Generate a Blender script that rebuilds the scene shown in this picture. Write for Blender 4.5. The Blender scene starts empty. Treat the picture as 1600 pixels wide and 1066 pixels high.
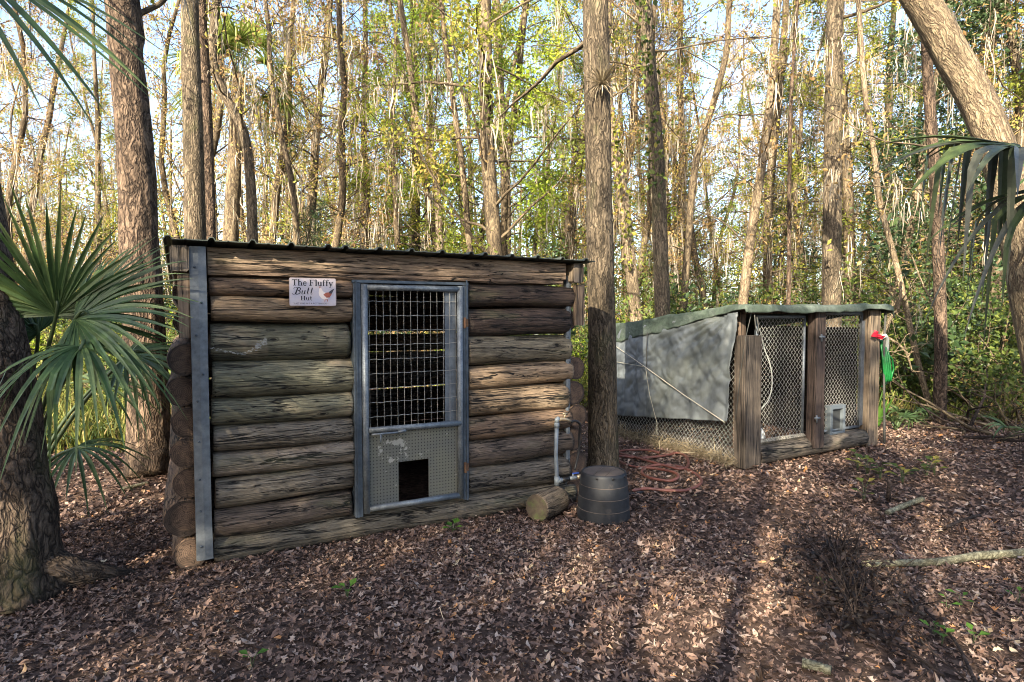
import bpy, math, random
import numpy as np
from mathutils import Vector, Matrix

# ------------------------------------------------------------------ camera, sky, sun, exposure
sc = bpy.context.scene
COL = sc.collection
R = math.radians
EYE = 1.6
PITCH = math.atan(45 / 950)
cam = bpy.data.objects.new('camera', bpy.data.cameras.new('camera'))
COL.objects.link(cam)
cam.data.sensor_width = 36
cam.data.lens = 950 / 1600 * 36
cam.data.clip_start = 0.05
cam.data.clip_end = 2000
cam.location = (0, 0, EYE)
cam.rotation_euler = (math.pi / 2 - PITCH, 0, 0)
sc.camera = cam

SUN_AZ = Vector((-0.40, -0.917, 0)).normalized()
SUN_EL = R(27)
sund = Vector((SUN_AZ.x * math.cos(SUN_EL), SUN_AZ.y * math.cos(SUN_EL), math.sin(SUN_EL)))
world = bpy.data.worlds.new('World')
sc.world = world
world.use_nodes = True
wn = world.node_tree
bg = wn.nodes['Background']
sky = wn.nodes.new('ShaderNodeTexSky')
sky.sky_type = 'NISHITA'
sky.sun_disc = False
sky.sun_elevation = SUN_EL
sky.sun_rotation = math.atan2(SUN_AZ.x, SUN_AZ.y)
sky.air_density = 0.85
sky.dust_density = 2.2
sky.ozone_density = 1.0
wn.links.new(sky.outputs[0], bg.inputs[0])
bg.inputs[1].default_value = 0.13
sl = bpy.data.lights.new('sun', 'SUN')
sl.energy = 5.0
sl.angle = R(0.53)
sl.color = (1.0, 0.88, 0.68)
sun = bpy.data.objects.new('sun', sl)
COL.objects.link(sun)
sun.rotation_euler = (-sund).to_track_quat('-Z', 'Y').to_euler()
sc.view_settings.view_transform = 'Standard'
sc.view_settings.look = 'None'
sc.view_settings.gamma = 1
sc.view_settings.use_curve_mapping = False
sc.view_settings.exposure = 2.3
sc.cycles.max_bounces = 6
sc.cycles.diffuse_bounces = 3
sc.cycles.glossy_bounces = 2
sc.cycles.transmission_bounces = 3
sc.cycles.transparent_max_bounces = 4
sc.cycles.sample_clamp_indirect = 6
sc.cycles.use_denoising = True
sc.cycles.filter_width = 1.0

rng = np.random.default_rng(7)
random.seed(7)

# ------------------------------------------------------------------ helpers
FW = np.array([0, math.cos(PITCH), -math.sin(PITCH)])
DN = np.array([0, -math.sin(PITCH), -math.cos(PITCH)])
CAMP = np.array([0, 0, EYE])


def ray(x, y):
    return FW + np.array([1., 0, 0]) * (x - 800) / 950 + DN * (y - 533) / 950


def G(x, y, z=0.0):
    """survey: where the sight line through a photo point meets the ground"""
    d = ray(x, y)
    return CAMP + d * ((z - EYE) / d[2])


def A(x, y, Y):
    """survey: the point on that sight line at distance Y"""
    d = ray(x, y)
    return CAMP + d * (Y / d[1])


def hash01(ix, iy, iz, seed=0):
    n = (ix.astype(np.int64) * 374761393 + iy.astype(np.int64) * 668265263 + iz.astype(np.int64) * 2147483647 + seed * 144665) & 0x7fffffff
    n = ((n ^ (n >> 13)) * 1274126177) & 0x7fffffff
    n = (n ^ (n >> 16)) & 0xffff
    return n / 65535.0


def vnoise(x, y, z=None, seed=0):
    x = np.asarray(x, float)
    y = np.asarray(y, float) + 0 * x
    z = np.zeros_like(x) if z is None else np.asarray(z, float) + 0 * x
    ix, iy, iz = np.floor(x), np.floor(y), np.floor(z)
    fx, fy, fz = x - ix, y - iy, z - iz
    fx, fy, fz = [f * f * (3 - 2 * f) for f in (fx, fy, fz)]
    v = 0
    for dx in (0, 1):
        for dy in (0, 1):
            for dz in (0, 1):
                w = (fx if dx else 1 - fx) * (fy if dy else 1 - fy) * (fz if dz else 1 - fz)
                v = v + w * hash01(ix + dx, iy + dy, iz + dz, seed)
    return v * 2 - 1


def ground_z(x, y):
    x = np.asarray(x, float); y = np.asarray(y, float)
    z = 0.018 * vnoise(x * 0.9, y * 0.9, seed=3) + 0.010 * vnoise(x * 2.6, y * 2.6, seed=4)
    far = np.clip((y - 9) / 10, 0, 1)
    z = z + far * 0.12 * vnoise(x * 0.25, y * 0.25, seed=5)
    z = z + 0.10 * np.exp(-(((x + 3.6) / 1.1) ** 2 + ((y - 6.1) / 0.9) ** 2)) - 0.012
    return z


class MB:
    """collects geometry for one mesh"""
    def __init__(s):
        s.v = []; s.f = []; s.r = []; s.c = []; s.n = 0

    def add(s, verts, *faces, rnd=0.0, mat=0, tc=None):
        verts = np.asarray(verts, float).reshape(-1, 3)
        for f in faces:
            f = np.asarray(f, np.int64)
            if f.ndim == 1:
                f = f[None]
            s.f.append((f + s.n, mat))
        s.v.append(verts)
        r = np.zeros(len(verts)) + rnd
        s.r.append(r)
        s.c.append(verts if tc is None else np.asarray(tc, float).reshape(-1, 3))
        s.n += len(verts)
        return s

    def tube(s, pts, rad, sides=8, caps=True, mat=0, capmat=None, rnd=0.0, bump=None, squash=1.0):
        P = np.asarray(pts, float)
        k = len(P)
        rad = np.zeros(k) + rad
        T = np.gradient(P, axis=0)
        T /= np.linalg.norm(T, axis=1)[:, None] + 1e-12
        up = np.array([0, 0, 1.]) if abs(T[0][2]) < 0.9 else np.array([1., 0, 0])
        Nn = np.zeros_like(P)
        a = up - T[0] * np.dot(up, T[0])
        Nn[0] = a / np.linalg.norm(a)
        for i in range(1, k):
            a = Nn[i - 1] - T[i] * np.dot(Nn[i - 1], T[i])
            Nn[i] = a / (np.linalg.norm(a) + 1e-12)
        B = np.cross(T, Nn)
        ang = np.arange(sides) / sides * 2 * math.pi
        rr = rad[:, None] * np.ones(sides)[None]
        if bump is not None:
            rr = rr * bump(np.linspace(0, 1, k)[:, None] * np.ones(sides)[None], ang[None] * np.ones(k)[:, None])
        V = P[:, None] + Nn[:, None] * (np.cos(ang)[None] * rr)[..., None] * squash + B[:, None] * (np.sin(ang)[None] * rr)[..., None]
        i, j = np.meshgrid(np.arange(k - 1), np.arange(sides), indexing='ij')
        j2 = (j + 1) % sides
        q = np.stack([i * sides + j, i * sides + j2, (i + 1) * sides + j2, (i + 1) * sides + j], -1).reshape(-1, 4)
        arcl = np.concatenate([[0], np.cumsum(np.linalg.norm(np.diff(P, axis=0), axis=1))])
        TC = np.stack([np.cos(ang)[None] * rad[:, None], np.sin(ang)[None] * rad[:, None], arcl[:, None] * np.ones(sides)[None]], -1)
        s.add(V.reshape(-1, 3), q, rnd=rnd, mat=mat, tc=TC)
        if caps:
            cm = mat if capmat is None else capmat
            base = s.n - k * sides
            s.f.append(((np.arange(sides)[::-1] + base)[None], cm))
            s.f.append(((np.arange(sides) + base + (k - 1) * sides)[None], cm))
        return s

    def box(s, x0, x1, y0, y1, z0, z1, mat=0, bev=0.0, rnd=0.0):
        if bev <= 0:
            v = [(x, y, z) for z in (z0, z1) for y in (y0, y1) for x in (x0, x1)]
            return s.add(v, [[0, 2, 3, 1], [4, 5, 7, 6], [0, 1, 5, 4], [2, 6, 7, 3], [0, 4, 6, 2], [1, 3, 7, 5]], mat=mat, rnd=rnd)
        b = bev
        # chamfered box: octagon rings along the longest axis
        L = [x1 - x0, y1 - y0, z1 - z0]
        ax = int(np.argmax(L))
        lo = [x0, y0, z0]; hi = [x1, y1, z1]
        a1, a2 = [i for i in range(3) if i != ax]
        if ax == 1:
            a1, a2 = a2, a1
        oc = [(b, 0), (L[a1] - b, 0), (L[a1], b), (L[a1], L[a2] - b), (L[a1] - b, L[a2]), (b, L[a2]), (0, L[a2] - b), (0, b)]
        k = 2
        V = []
        for t in (lo[ax], hi[ax]):
            for p, q in oc:
                c = [0, 0, 0]
                c[ax] = t; c[a1] = lo[a1] + p; c[a2] = lo[a2] + q
                V.append(c)
        q = [[i, (i + 1) % 8, 8 + (i + 1) % 8, 8 + i] for i in range(8)]
        s.add(V, q, mat=mat, rnd=rnd)
        base = s.n - 16
        s.f.append(((np.arange(8)[::-1] + base)[None], mat))
        s.f.append(((np.arange(8) + base + 8)[None], mat))
        return s

    def scatter(s, tv, tf, P, Rm, sc_, rnd, mat=0):
        """template verts tv (m,3), tris tf, at P with rotations Rm (N,3,3), scale (N,) or (N,3)"""
        N = len(P)
        if N == 0:
            return s
        sc_ = np.asarray(sc_, float)
        tv = np.asarray(tv, float)
        if tv.ndim == 2:
            tv = tv[None] * np.ones((N, 1, 1))
        loc = tv * (sc_[:, None, None] if sc_.ndim == 1 else sc_[:, None, :])
        V = np.einsum('nij,nmj->nmi', Rm, loc) + P[:, None]
        m = tv.shape[1]
        tf = np.asarray(tf)
        F = (tf[None] + (np.arange(N) * m)[:, None, None]).reshape(-1, tf.shape[1])
        s.add(V.reshape(-1, 3), F, rnd=np.repeat(rnd, m), mat=mat)
        return s

    def mesh(s, name, mats, smooth=True):
        tc = any(getattr(m, 'name', '').endswith('bark') for m in (mats if isinstance(mats, (list, tuple)) else [mats]))
        me = bpy.data.meshes.new(name)
        V = np.concatenate(s.v) if s.v else np.zeros((0, 3))
        li, ls, mi = [], [], []
        pos = 0
        for f, m in s.f:
            n, k = f.shape
            li.append(f.ravel())
            ls.append(pos + np.arange(n) * k)
            mi.append(np.full(n, m))
            pos += n * k
        li = np.concatenate(li); ls = np.concatenate(ls); mi = np.concatenate(mi)
        me.vertices.add(len(V)); me.loops.add(len(li)); me.polygons.add(len(ls))
        me.vertices.foreach_set('co', V.ravel().astype(np.float32))
        me.loops.foreach_set('vertex_index', li.astype(np.int32))
        me.polygons.foreach_set('loop_start', ls.astype(np.int32))
        me.polygons.foreach_set('material_index', mi.astype(np.int32))
        me.polygons.foreach_set('use_smooth', (mi == 0) if smooth else np.full(len(ls), False))
        at = me.attributes.new('rnd', 'FLOAT', 'POINT')
        at.data.foreach_set('value', np.concatenate(s.r).astype(np.float32))
        if tc:
            at = me.attributes.new('tc', 'FLOAT_VECTOR', 'POINT')
            at.data.foreach_set('vector', np.concatenate(s.c).ravel().astype(np.float32))
        me.update(calc_edges=True)
        for m in (mats if isinstance(mats, (list, tuple)) else [mats]):
            me.materials.append(m)
        return me

    def build(s, name, mats, parent=None, smooth=True, loc=None, rot=None, color=None):
        return put(name, s.mesh(name, mats, smooth), parent, loc, rot, color)


def put(name, me, parent=None, loc=None, rot=None, color=None):
    o = bpy.data.objects.new(name, me)
    COL.objects.link(o)
    if parent is not None:
        o.parent = parent
    if loc is not None:
        o.location = loc
    if rot is not None:
        o.rotation_euler = rot
    if color is not None:
        o.color = (*color, 1)
    return o


def tag(o, label=None, cat=None, group=None, kind=None):
    if label: o['label'] = label
    if cat: o['category'] = cat
    if group: o['group'] = group
    if kind: o['kind'] = kind
    return o


def thing(name, label, cat, loc=(0, 0, 0), rz=0.0, group=None):
    o = bpy.data.objects.new(name, None)
    COL.objects.link(o)
    o.empty_display_size = 0.1
    o.location = loc
    o.rotation_euler = (0, 0, rz)
    return tag(o, label, cat, group)


def rand_rot(N, g, tilt=None):
    """N rotation matrices; tilt None = any, else leaf lies within tilt of flat"""
    if tilt is None:
        q = g.normal(size=(N, 4))
        q /= np.linalg.norm(q, axis=1)[:, None]
        w, x, y, z = q.T
        return np.stack([np.stack([1 - 2 * (y * y + z * z), 2 * (x * y - z * w), 2 * (x * z + y * w)], -1),
                         np.stack([2 * (x * y + z * w), 1 - 2 * (x * x + z * z), 2 * (y * z - x * w)], -1),
                         np.stack([2 * (x * z - y * w), 2 * (y * z + x * w), 1 - 2 * (x * x + y * y)], -1)], 1)
    az = g.uniform(0, 2 * math.pi, N)
    tx = g.normal(0, tilt, N); ty = g.normal(0, tilt, N)
    ca, sa = np.cos(az), np.sin(az)
    z0 = np.zeros(N); o1 = np.ones(N)
    Rz = np.stack([np.stack([ca, -sa, z0], -1), np.stack([sa, ca, z0], -1), np.stack([z0, z0, o1], -1)], 1)
    cx, sx = np.cos(tx), np.sin(tx)
    Rx = np.stack([np.stack([o1, z0, z0], -1), np.stack([z0, cx, -sx], -1), np.stack([z0, sx, cx], -1)], 1)
    cy, sy = np.cos(ty), np.sin(ty)
    Ry = np.stack([np.stack([cy, z0, sy], -1), np.stack([z0, o1, z0], -1), np.stack([-sy, z0, cy], -1)], 1)
    return Rx @ Ry @ Rz


# ------------------------------------------------------------------ materials
def new_mat(name):
    m = bpy.data.materials.new(name)
    m.use_nodes = True
    m.node_tree.nodes.clear()
    return m, m.node_tree


def nd(nt, t, ins=None, **props):
    n = nt.nodes.new(t)
    for k, v in props.items():
        setattr(n, k, v)
    for k, v in (ins or {}).items():
        s = n.inputs[k]
        if isinstance(v, bpy.types.NodeSocket):
            nt.links.new(v, s)
        else:
            if isinstance(v, (tuple, list)) and len(v) == 3 and s.type == 'RGBA':
                v = (*v, 1)
            s.default_value = v
    return n


def ramp(nt, fac, stops, interp='LINEAR'):
    n = nd(nt, 'ShaderNodeValToRGB', {0: fac})
    cr = n.color_ramp
    cr.interpolation = interp
    while len(cr.elements) < len(stops):
        cr.elements.new(0.5)
    for e, (p, c) in zip(cr.elements, stops):
        e.position = p
        e.color = (*c, 1) if isinstance(c, (tuple, list)) else (c, c, c, 1)
    return n.outputs[0]


def mix(nt, f, a, b, mode='MIX'):
    n = nd(nt, 'ShaderNodeMix', data_type='RGBA', blend_type=mode, clamp_factor=True)
    for idx, v in ((0, f), (6, a), (7, b)):
        s = n.inputs[idx]
        if isinstance(v, bpy.types.NodeSocket):
            nt.links.new(v, s)
        else:
            s.default_value = (*v, 1) if isinstance(v, (tuple, list)) else v
    return n.outputs[2]


def math_(nt, op, a, b=0.0, c=0.0):
    return nd(nt, 'ShaderNodeMath', {0: a, 1: b, 2: c}, operation=op).outputs[0]


def noise(nt, vec, scale, detail=4, rough=0.55, dist=0.0):
    return nd(nt, 'ShaderNodeTexNoise', {'Vector': vec, 'Scale': scale, 'Detail': detail, 'Roughness': rough, 'Distortion': dist}).outputs[0]


def obj_vec(nt, scale=(1, 1, 1), shuffle=True):
    tc = nd(nt, 'ShaderNodeTexCoord').outputs['Object']
    if shuffle:
        rn = nd(nt, 'ShaderNodeObjectInfo').outputs['Random']
        off = nd(nt, 'ShaderNodeCombineXYZ', {0: math_(nt, 'MULTIPLY', rn, 37.0), 1: math_(nt, 'MULTIPLY', rn, 91.0), 2: math_(nt, 'MULTIPLY', rn, 17.0)}).outputs[0]
        tc = nd(nt, 'ShaderNodeVectorMath', {0: tc, 1: off}, operation='ADD').outputs[0]
    return nd(nt, 'ShaderNodeMapping', {'Vector': tc, 'Scale': scale}).outputs[0]


def finish(nt, color, rough=0.8, bump=None, bstr=0.4, bdist=0.01, metal=0.0, spec=0.3, trans=0.0):
    p = nd(nt, 'ShaderNodeBsdfPrincipled', {'Base Color': color, 'Roughness': rough, 'Metallic': metal, 'Specular IOR Level': spec})
    if bump is not None:
        b = nd(nt, 'ShaderNodeBump', {'Height': bump, 'Strength': bstr, 'Distance': bdist}).outputs[0]
        nt.links.new(b, p.inputs['Normal'])
    out = p.outputs[0]
    if trans > 0:
        t = nd(nt, 'ShaderNodeBsdfTranslucent', {'Color': color})
        out = nd(nt, 'ShaderNodeMixShader', {0: trans, 1: p.outputs[0], 2: t.outputs[0]}).outputs[0]
    nd(nt, 'ShaderNodeOutputMaterial', {'Surface': out})


def mat_log():
    m, nt = new_mat('weathered_log')
    col = nd(nt, 'ShaderNodeObjectInfo').outputs['Color']
    v1 = obj_vec(nt, (2.0, 10, 10)); v2 = obj_vec(nt, (5.0, 75, 75)); v3 = obj_vec(nt, (1, 1, 1)); v4 = obj_vec(nt, (0.9, 24, 24))
    g = noise(nt, v1, 2.0, 8, 0.7, 0.6)
    fine = noise(nt, v2, 2.0, 6, 0.65, 0.2)
    cr = noise(nt, v4, 1.6, 4, 0.5, 0.4)
    crack = ramp(nt, math_(nt, 'ABSOLUTE', math_(nt, 'SUBTRACT', cr, 0.5)), [(0.0, 0.05), (0.006, 0.4), (0.016, 1.0)])
    patch = noise(nt, v3, 2.3, 5, 0.6, 0.5)
    sh = ramp(nt, g, [(0.25, 0.45), (0.45, 0.8), (0.60, 1.05), (0.8, 1.6)])
    c = mix(nt, 1.0, col, sh, 'MULTIPLY')
    c = mix(nt, 1.0, c, ramp(nt, fine, [(0.28, 0.35), (0.45, 0.85), (0.55, 1.1), (0.74, 1.9)]), 'MULTIPLY')
    # bare pale weathered patches and dark damp ones
    c = mix(nt, ramp(nt, patch, [(0.56, 0.0), (0.74, 0.6)]), c, (0.36, 0.275, 0.185))
    c = mix(nt, ramp(nt, patch, [(0.22, 0.6), (0.42, 0.0)]), c, (0.035, 0.026, 0.02))
    vor = nd(nt, 'ShaderNodeTexVoronoi', {'Vector': obj_vec(nt, (2.6, 6, 6)), 'Scale': 1.5, 'Randomness': 1.0})
    knot = ramp(nt, vor.outputs['Distance'], [(0.0, 0.0), (0.07, 0.08), (0.10, 0.75), (0.13, 0.45), (0.18, 1.0)])
    c = mix(nt, 1.0, c, knot, 'MULTIPLY')
    c = mix(nt, 1.0, c, crack, 'MULTIPLY')
    cr2 = noise(nt, obj_vec(nt, (0.45, 7, 7)), 1.3, 5, 0.55, 0.8)
    deep = ramp(nt, math_(nt, 'ABSOLUTE', math_(nt, 'SUBTRACT', cr2, 0.46)), [(0.0, 0.0), (0.006, 0.12), (0.013, 1.0)])
    c = mix(nt, 1.0, c, deep, 'MULTIPLY')
    # algae
    alg = noise(nt, obj_vec(nt, (0.7, 3, 3)), 2.2, 5, 0.6)
    c = mix(nt, ramp(nt, alg, [(0.56, 0.0), (0.8, 0.45)]), c, (0.10, 0.115, 0.055))
    h = math_(nt, 'ADD', math_(nt, 'MULTIPLY', g, 0.7), math_(nt, 'MULTIPLY', fine, 0.5))
    h = math_(nt, 'ADD', h, math_(nt, 'MULTIPLY', crack, 0.9))
    h = math_(nt, 'ADD', h, math_(nt, 'MULTIPLY', knot, 0.4))
    h = math_(nt, 'ADD', h, math_(nt, 'MULTIPLY', deep, 1.2))
    finish(nt, c, 0.82, h, 1.0, 0.02)
    return m


def mat_endgrain():
    m, nt = new_mat('log_end_grain')
    tc = nd(nt, 'ShaderNodeTexCoord').outputs['Object']
    sp = nd(nt, 'ShaderNodeSeparateXYZ', {0: tc})
    y, z = sp.outputs[1], sp.outputs[2]
    d = math_(nt, 'SQRT', math_(nt, 'ADD', math_(nt, 'MULTIPLY', y, y), math_(nt, 'MULTIPLY', z, z)))
    wob = noise(nt, obj_vec(nt, (1, 14, 14)), 1.0, 4)
    ph = math_(nt, 'ADD', math_(nt, 'MULTIPLY', d, 620.0), math_(nt, 'MULTIPLY', wob, 9.0))
    rings = math_(nt, 'SINE', ph)
    ang = math_(nt, 'ARCTAN2', y, z)
    spokes = noise(nt, nd(nt, 'ShaderNodeCombineXYZ', {0: math_(nt, 'MULTIPLY', ang, 0.6), 1: math_(nt, 'MULTIPLY', d, 5.0), 2: nd(nt, 'ShaderNodeObjectInfo').outputs['Random']}).outputs[0], 3.0, 3, 0.6)
    crack = ramp(nt, math_(nt, 'ABSOLUTE', math_(nt, 'SUBTRACT', spokes, 0.5)), [(0, 0.15), (0.008, 0.6), (0.02, 1)])
    col = nd(nt, 'ShaderNodeObjectInfo').outputs['Color']
    c = mix(nt, 0.65, mix(nt, 0.5, col, (0.12, 0.075, 0.05)), (0.075, 0.05, 0.037))
    c = mix(nt, ramp(nt, d, [(0.080, 0.0), (0.090, 0.8)]), c, (0.03, 0.022, 0.018))
    c = mix(nt, 1.0, c, ramp(nt, rings, [(0.0, 0.7), (1.0, 1.15)]), 'MULTIPLY')
    c = mix(nt, 1.0, c, ramp(nt, wob, [(0.3, 0.5), (0.7, 1.3)]), 'MULTIPLY')
    c = mix(nt, 1.0, c, crack, 'MULTIPLY')
    finish(nt, c, 0.85, crack, 0.5, 0.01)
    return m


def mat_bark(name, dark, light, sx=11.0, sz=2.6, lichen=0.0, smoothbark=False):
    m, nt = new_mat(name)
    def bv(a, b):
        tcv = nd(nt, 'ShaderNodeAttribute', attribute_name='tc').outputs['Vector']
        rn = nd(nt, 'ShaderNodeObjectInfo').outputs['Random']
        off = nd(nt, 'ShaderNodeCombineXYZ', {0: math_(nt, 'MULTIPLY', rn, 37.0), 1: math_(nt, 'MULTIPLY', rn, 91.0), 2: math_(nt, 'MULTIPLY', rn, 17.0)}).outputs[0]
        tcv = nd(nt, 'ShaderNodeVectorMath', {0: tcv, 1: off}, operation='ADD').outputs[0]
        return nd(nt, 'ShaderNodeMapping', {'Vector': tcv, 'Scale': (a, a, b)}).outputs[0]
    wob = nd(nt, 'ShaderNodeTexNoise', {'Vector': bv(6, 4), 'Scale': 1.2, 'Detail': 3})
    wv = nd(nt, 'ShaderNodeVectorMath', {0: wob.outputs[1], 1: (2.6, 2.6, 2.6)}, operation='MULTIPLY').outputs[0]
    v = nd(nt, 'ShaderNodeVectorMath', {0: bv(sx, sz), 1: wv}, operation='ADD').outputs[0]
    n1 = noise(nt, v, 1.1, 3, 0.5, 0.3)
    fur = ramp(nt, math_(nt, 'ABSOLUTE', math_(nt, 'SUBTRACT', n1, 0.5)), [(0.0, 0.0), (0.035, 0.45), (0.085, 0.9), (0.16, 1.0)])
    vo = nd(nt, 'ShaderNodeTexVoronoi', {'Vector': v, 'Scale': 1.5, 'Randomness': 1.0}, feature='DISTANCE_TO_EDGE').outputs[0]
    pl_ = ramp(nt, vo, [(0.0, 0.45), (0.10, 0.7), (0.30, 1.0)])
    plates = math_(nt, 'MULTIPLY', nd(nt, 'ShaderNodeRGBToBW', {0: fur}).outputs[0], nd(nt, 'ShaderNodeRGBToBW', {0: pl_}).outputs[0])
    fine = noise(nt, bv(sx * 3.5, sz * 4), 1.6, 7, 0.7)
    big = noise(nt, bv(2.2, 1.0), 1.5, 5, 0.6)
    c = mix(nt, plates, dark, light)
    c = mix(nt, 1.0, c, ramp(nt, fine, [(0.25, 0.45), (0.5, 0.95), (0.75, 1.55)]), 'MULTIPLY')
    c = mix(nt, 1.0, c, ramp(nt, big, [(0.3, 0.5), (0.7, 1.5)]), 'MULTIPLY')
    if lichen > 0:
        li = noise(nt, obj_vec(nt, (1, 1, 1)), 7.0, 6, 0.65)
        c = mix(nt, ramp(nt, li, [(0.72 - lichen, 0.0), (0.76 - lichen, 0.75)]), c, (0.42, 0.43, 0.40))
        mo = noise(nt, obj_vec(nt, (2, 2, 1)), 2.0, 6, 0.6)
        c = mix(nt, ramp(nt, mo, [(0.55, 0.0), (0.75, 0.4)]), c, (0.09, 0.10, 0.04))
    h = math_(nt, 'ADD', math_(nt, 'MULTIPLY', plates, 1.0), math_(nt, 'MULTIPLY', fine, 0.55))
    finish(nt, c, 0.9, h, 0.45 if smoothbark else 0.9, 0.02 if not smoothbark else 0.008, spec=0.15)
    return m


def mat_leaf(name, stops, trans=0.35, rough=0.55, patchy=0.0):
    m, nt = new_mat(name)
    r = nd(nt, 'ShaderNodeAttribute', attribute_name='rnd').outputs['Fac']
    c = ramp(nt, r, stops)
    if patchy > 0:
        n = noise(nt, obj_vec(nt, (1, 1, 1)), patchy, 3, 0.6)
        c = mix(nt, 1.0, c, ramp(nt, n, [(0.3, 0.6), (0.7, 1.35)]), 'MULTIPLY')
    finish(nt, c, rough, trans=trans, spec=0.25)
    return m


def mat_metal(name, c0, c1, rough=0.45, metal=0.75, scale=9.0, rust=0.0, rustcol=(0.16, 0.07, 0.03)):
    m, nt = new_mat(name)
    v = obj_vec(nt)
    n1 = noise(nt, v, scale, 6, 0.65)
    n2 = noise(nt, v, scale * 5, 4, 0.6)
    c = mix(nt, ramp(nt, n1, [(0.35, 0.0), (0.65, 1.0)]), c0, c1)
    c = mix(nt, 1.0, c, ramp(nt, n2, [(0.3, 0.75), (0.7, 1.2)]), 'MULTIPLY')
    if rust > 0:
        rr = noise(nt, v, 3.4, 7, 0.7)
        c = mix(nt, ramp(nt, rr, [(0.72 - rust, 0.0), (0.8 - rust, 0.85)]), c, rustcol)
    finish(nt, c, rough, n2, 0.15, 0.003, metal=metal, spec=0.4)
    return m


def mat_plain(name, c, rough=0.6, var=0.25, scale=12.0, bstr=0.2, spec=0.3, dirt=None, dirt_at=0.58, trans=0.0, metal=0.0):
    m, nt = new_mat(name)
    v = obj_vec(nt)
    n1 = noise(nt, v, scale, 6, 0.62)
    cc = mix(nt, 1.0, c, ramp(nt, n1, [(0.25, 1 - var), (0.75, 1 + var)]), 'MULTIPLY')
    if dirt:
        n2 = noise(nt, v, scale * 0.25, 7, 0.68)
        cc = mix(nt, ramp(nt, n2, [(dirt_at, 0.0), (dirt_at + 0.14, 0.75)]), cc, dirt)
    finish(nt, cc, rough, n1, bstr, 0.004, spec=spec, trans=trans, metal=metal)
    return m


def mat_board(name, c):
    m, nt = new_mat(name)
    col = nd(nt, 'ShaderNodeObjectInfo').outputs['Color']
    g = noise(nt, obj_vec(nt, (14, 14, 0.9)), 2.0, 8, 0.7, 0.5)
    f = noise(nt, obj_vec(nt, (60, 60, 3)), 2.0, 5, 0.65)
    p = noise(nt, obj_vec(nt, (2, 2, 2)), 2.0, 5, 0.6)
    cr = noise(nt, obj_vec(nt, (17, 17, 0.5)), 1.5, 4, 0.5)
    crack = ramp(nt, math_(nt, 'ABSOLUTE', math_(nt, 'SUBTRACT', cr, 0.5)), [(0.0, 0.1), (0.015, 0.5), (0.035, 1.0)])
    cc = mix(nt, 1.0, col, ramp(nt, g, [(0.25, 0.35), (0.5, 0.9), (0.75, 1.6)]), 'MULTIPLY')
    cc = mix(nt, 1.0, cc, ramp(nt, f, [(0.3, 0.6), (0.7, 1.35)]), 'MULTIPLY')
    cc = mix(nt, 1.0, cc, ramp(nt, p, [(0.3, 0.6), (0.7, 1.35)]), 'MULTIPLY')
    cc = mix(nt, 1.0, cc, crack, 'MULTIPLY')
    h = math_(nt, 'ADD', math_(nt, 'ADD', g, f), math_(nt, 'MULTIPLY', crack, 0.8))
    finish(nt, cc, 0.85, h, 0.6, 0.008)
    return m


def mat_perf():
    """galvanised sheet pierced with a regular grid of small holes, old white paint flaking off"""
    m, nt = new_mat('perforated_sheet')
    tc = nd(nt, 'ShaderNodeTexCoord').outputs['Object']
    vo = nd(nt, 'ShaderNodeTexVoronoi', {'Vector': nd(nt, 'ShaderNodeMapping', {'Vector': tc, 'Scale': (1, 0, 1)}).outputs[0], 'Scale': 42.0, 'Randomness': 0.0})
    dot = ramp(nt, vo.outputs['Distance'], [(0.14, 0.15), (0.22, 1.0)])
    n = noise(nt, tc, 6.0, 7, 0.7)
    n2 = noise(nt, nd(nt, 'ShaderNodeMapping', {'Vector': tc, 'Scale': (1, 1, 1), 'Location': (3, 1, 2)}).outputs[0], 2.4, 6, 0.65)
    c = mix(nt, ramp(nt, n2, [(0.35, 0.0), (0.65, 1.0)]), (0.095, 0.10, 0.10), (0.145, 0.142, 0.11))
    c = mix(nt, 1.0, c, dot, 'MULTIPLY')
    sp = nd(nt, 'ShaderNodeSeparateXYZ', {0: tc})
    # flaked white paint: a ragged ring and specks under the middle rail
    dx = math_(nt, 'SUBTRACT', sp.outputs[0], 1.165); dz = math_(nt, 'SUBTRACT', sp.outputs[2], 0.605)
    d = math_(nt, 'SQRT', math_(nt, 'ADD', math_(nt, 'MULTIPLY', dx, dx), math_(nt, 'MULTIPLY', math_(nt, 'MULTIPLY', dz, dz), 2.2)))
    ring = ramp(nt, math_(nt, 'ABSOLUTE', math_(nt, 'SUBTRACT', d, 0.10)), [(0.0, 0.40), (0.06, 0.0)])
    pn = noise(nt, tc, 22.0, 5, 0.7)
    f = ramp(nt, math_(nt, 'ADD', math_(nt, 'MULTIPLY', ring, 0.42), math_(nt, 'MULTIPLY', pn, 0.8)), [(0.525, 0.0), (0.545, 0.85)])
    c = mix(nt, f, c, (0.34, 0.335, 0.30))
    finish(nt, c, 0.6, dot, 0.3, 0.004, metal=0.25)
    return m


def mat_tarp():
    m, nt = new_mat('grey_tarp')
    v = obj_vec(nt)
    n = noise(nt, v, 1.6, 6, 0.62)
    n2 = noise(nt, v, 14.0, 5, 0.6)
    c = mix(nt, ramp(nt, n, [(0.45, 0.0), (0.72, 0.55)]), (0.108, 0.123, 0.133), (0.10, 0.108, 0.075))
    c = mix(nt, 1.0, c, ramp(nt, n2, [(0.3, 0.86), (0.7, 1.12)]), 'MULTIPLY')
    st = noise(nt, obj_vec(nt, (7, 7, 0.8)), 2.0, 5, 0.6)
    c = mix(nt, 1.0, c, ramp(nt, st, [(0.3, 0.82), (0.7, 1.1)]), 'MULTIPLY')
    finish(nt, c, 0.5, n2, 0.25, 0.006, spec=0.35, trans=0.06)
    return m


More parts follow.
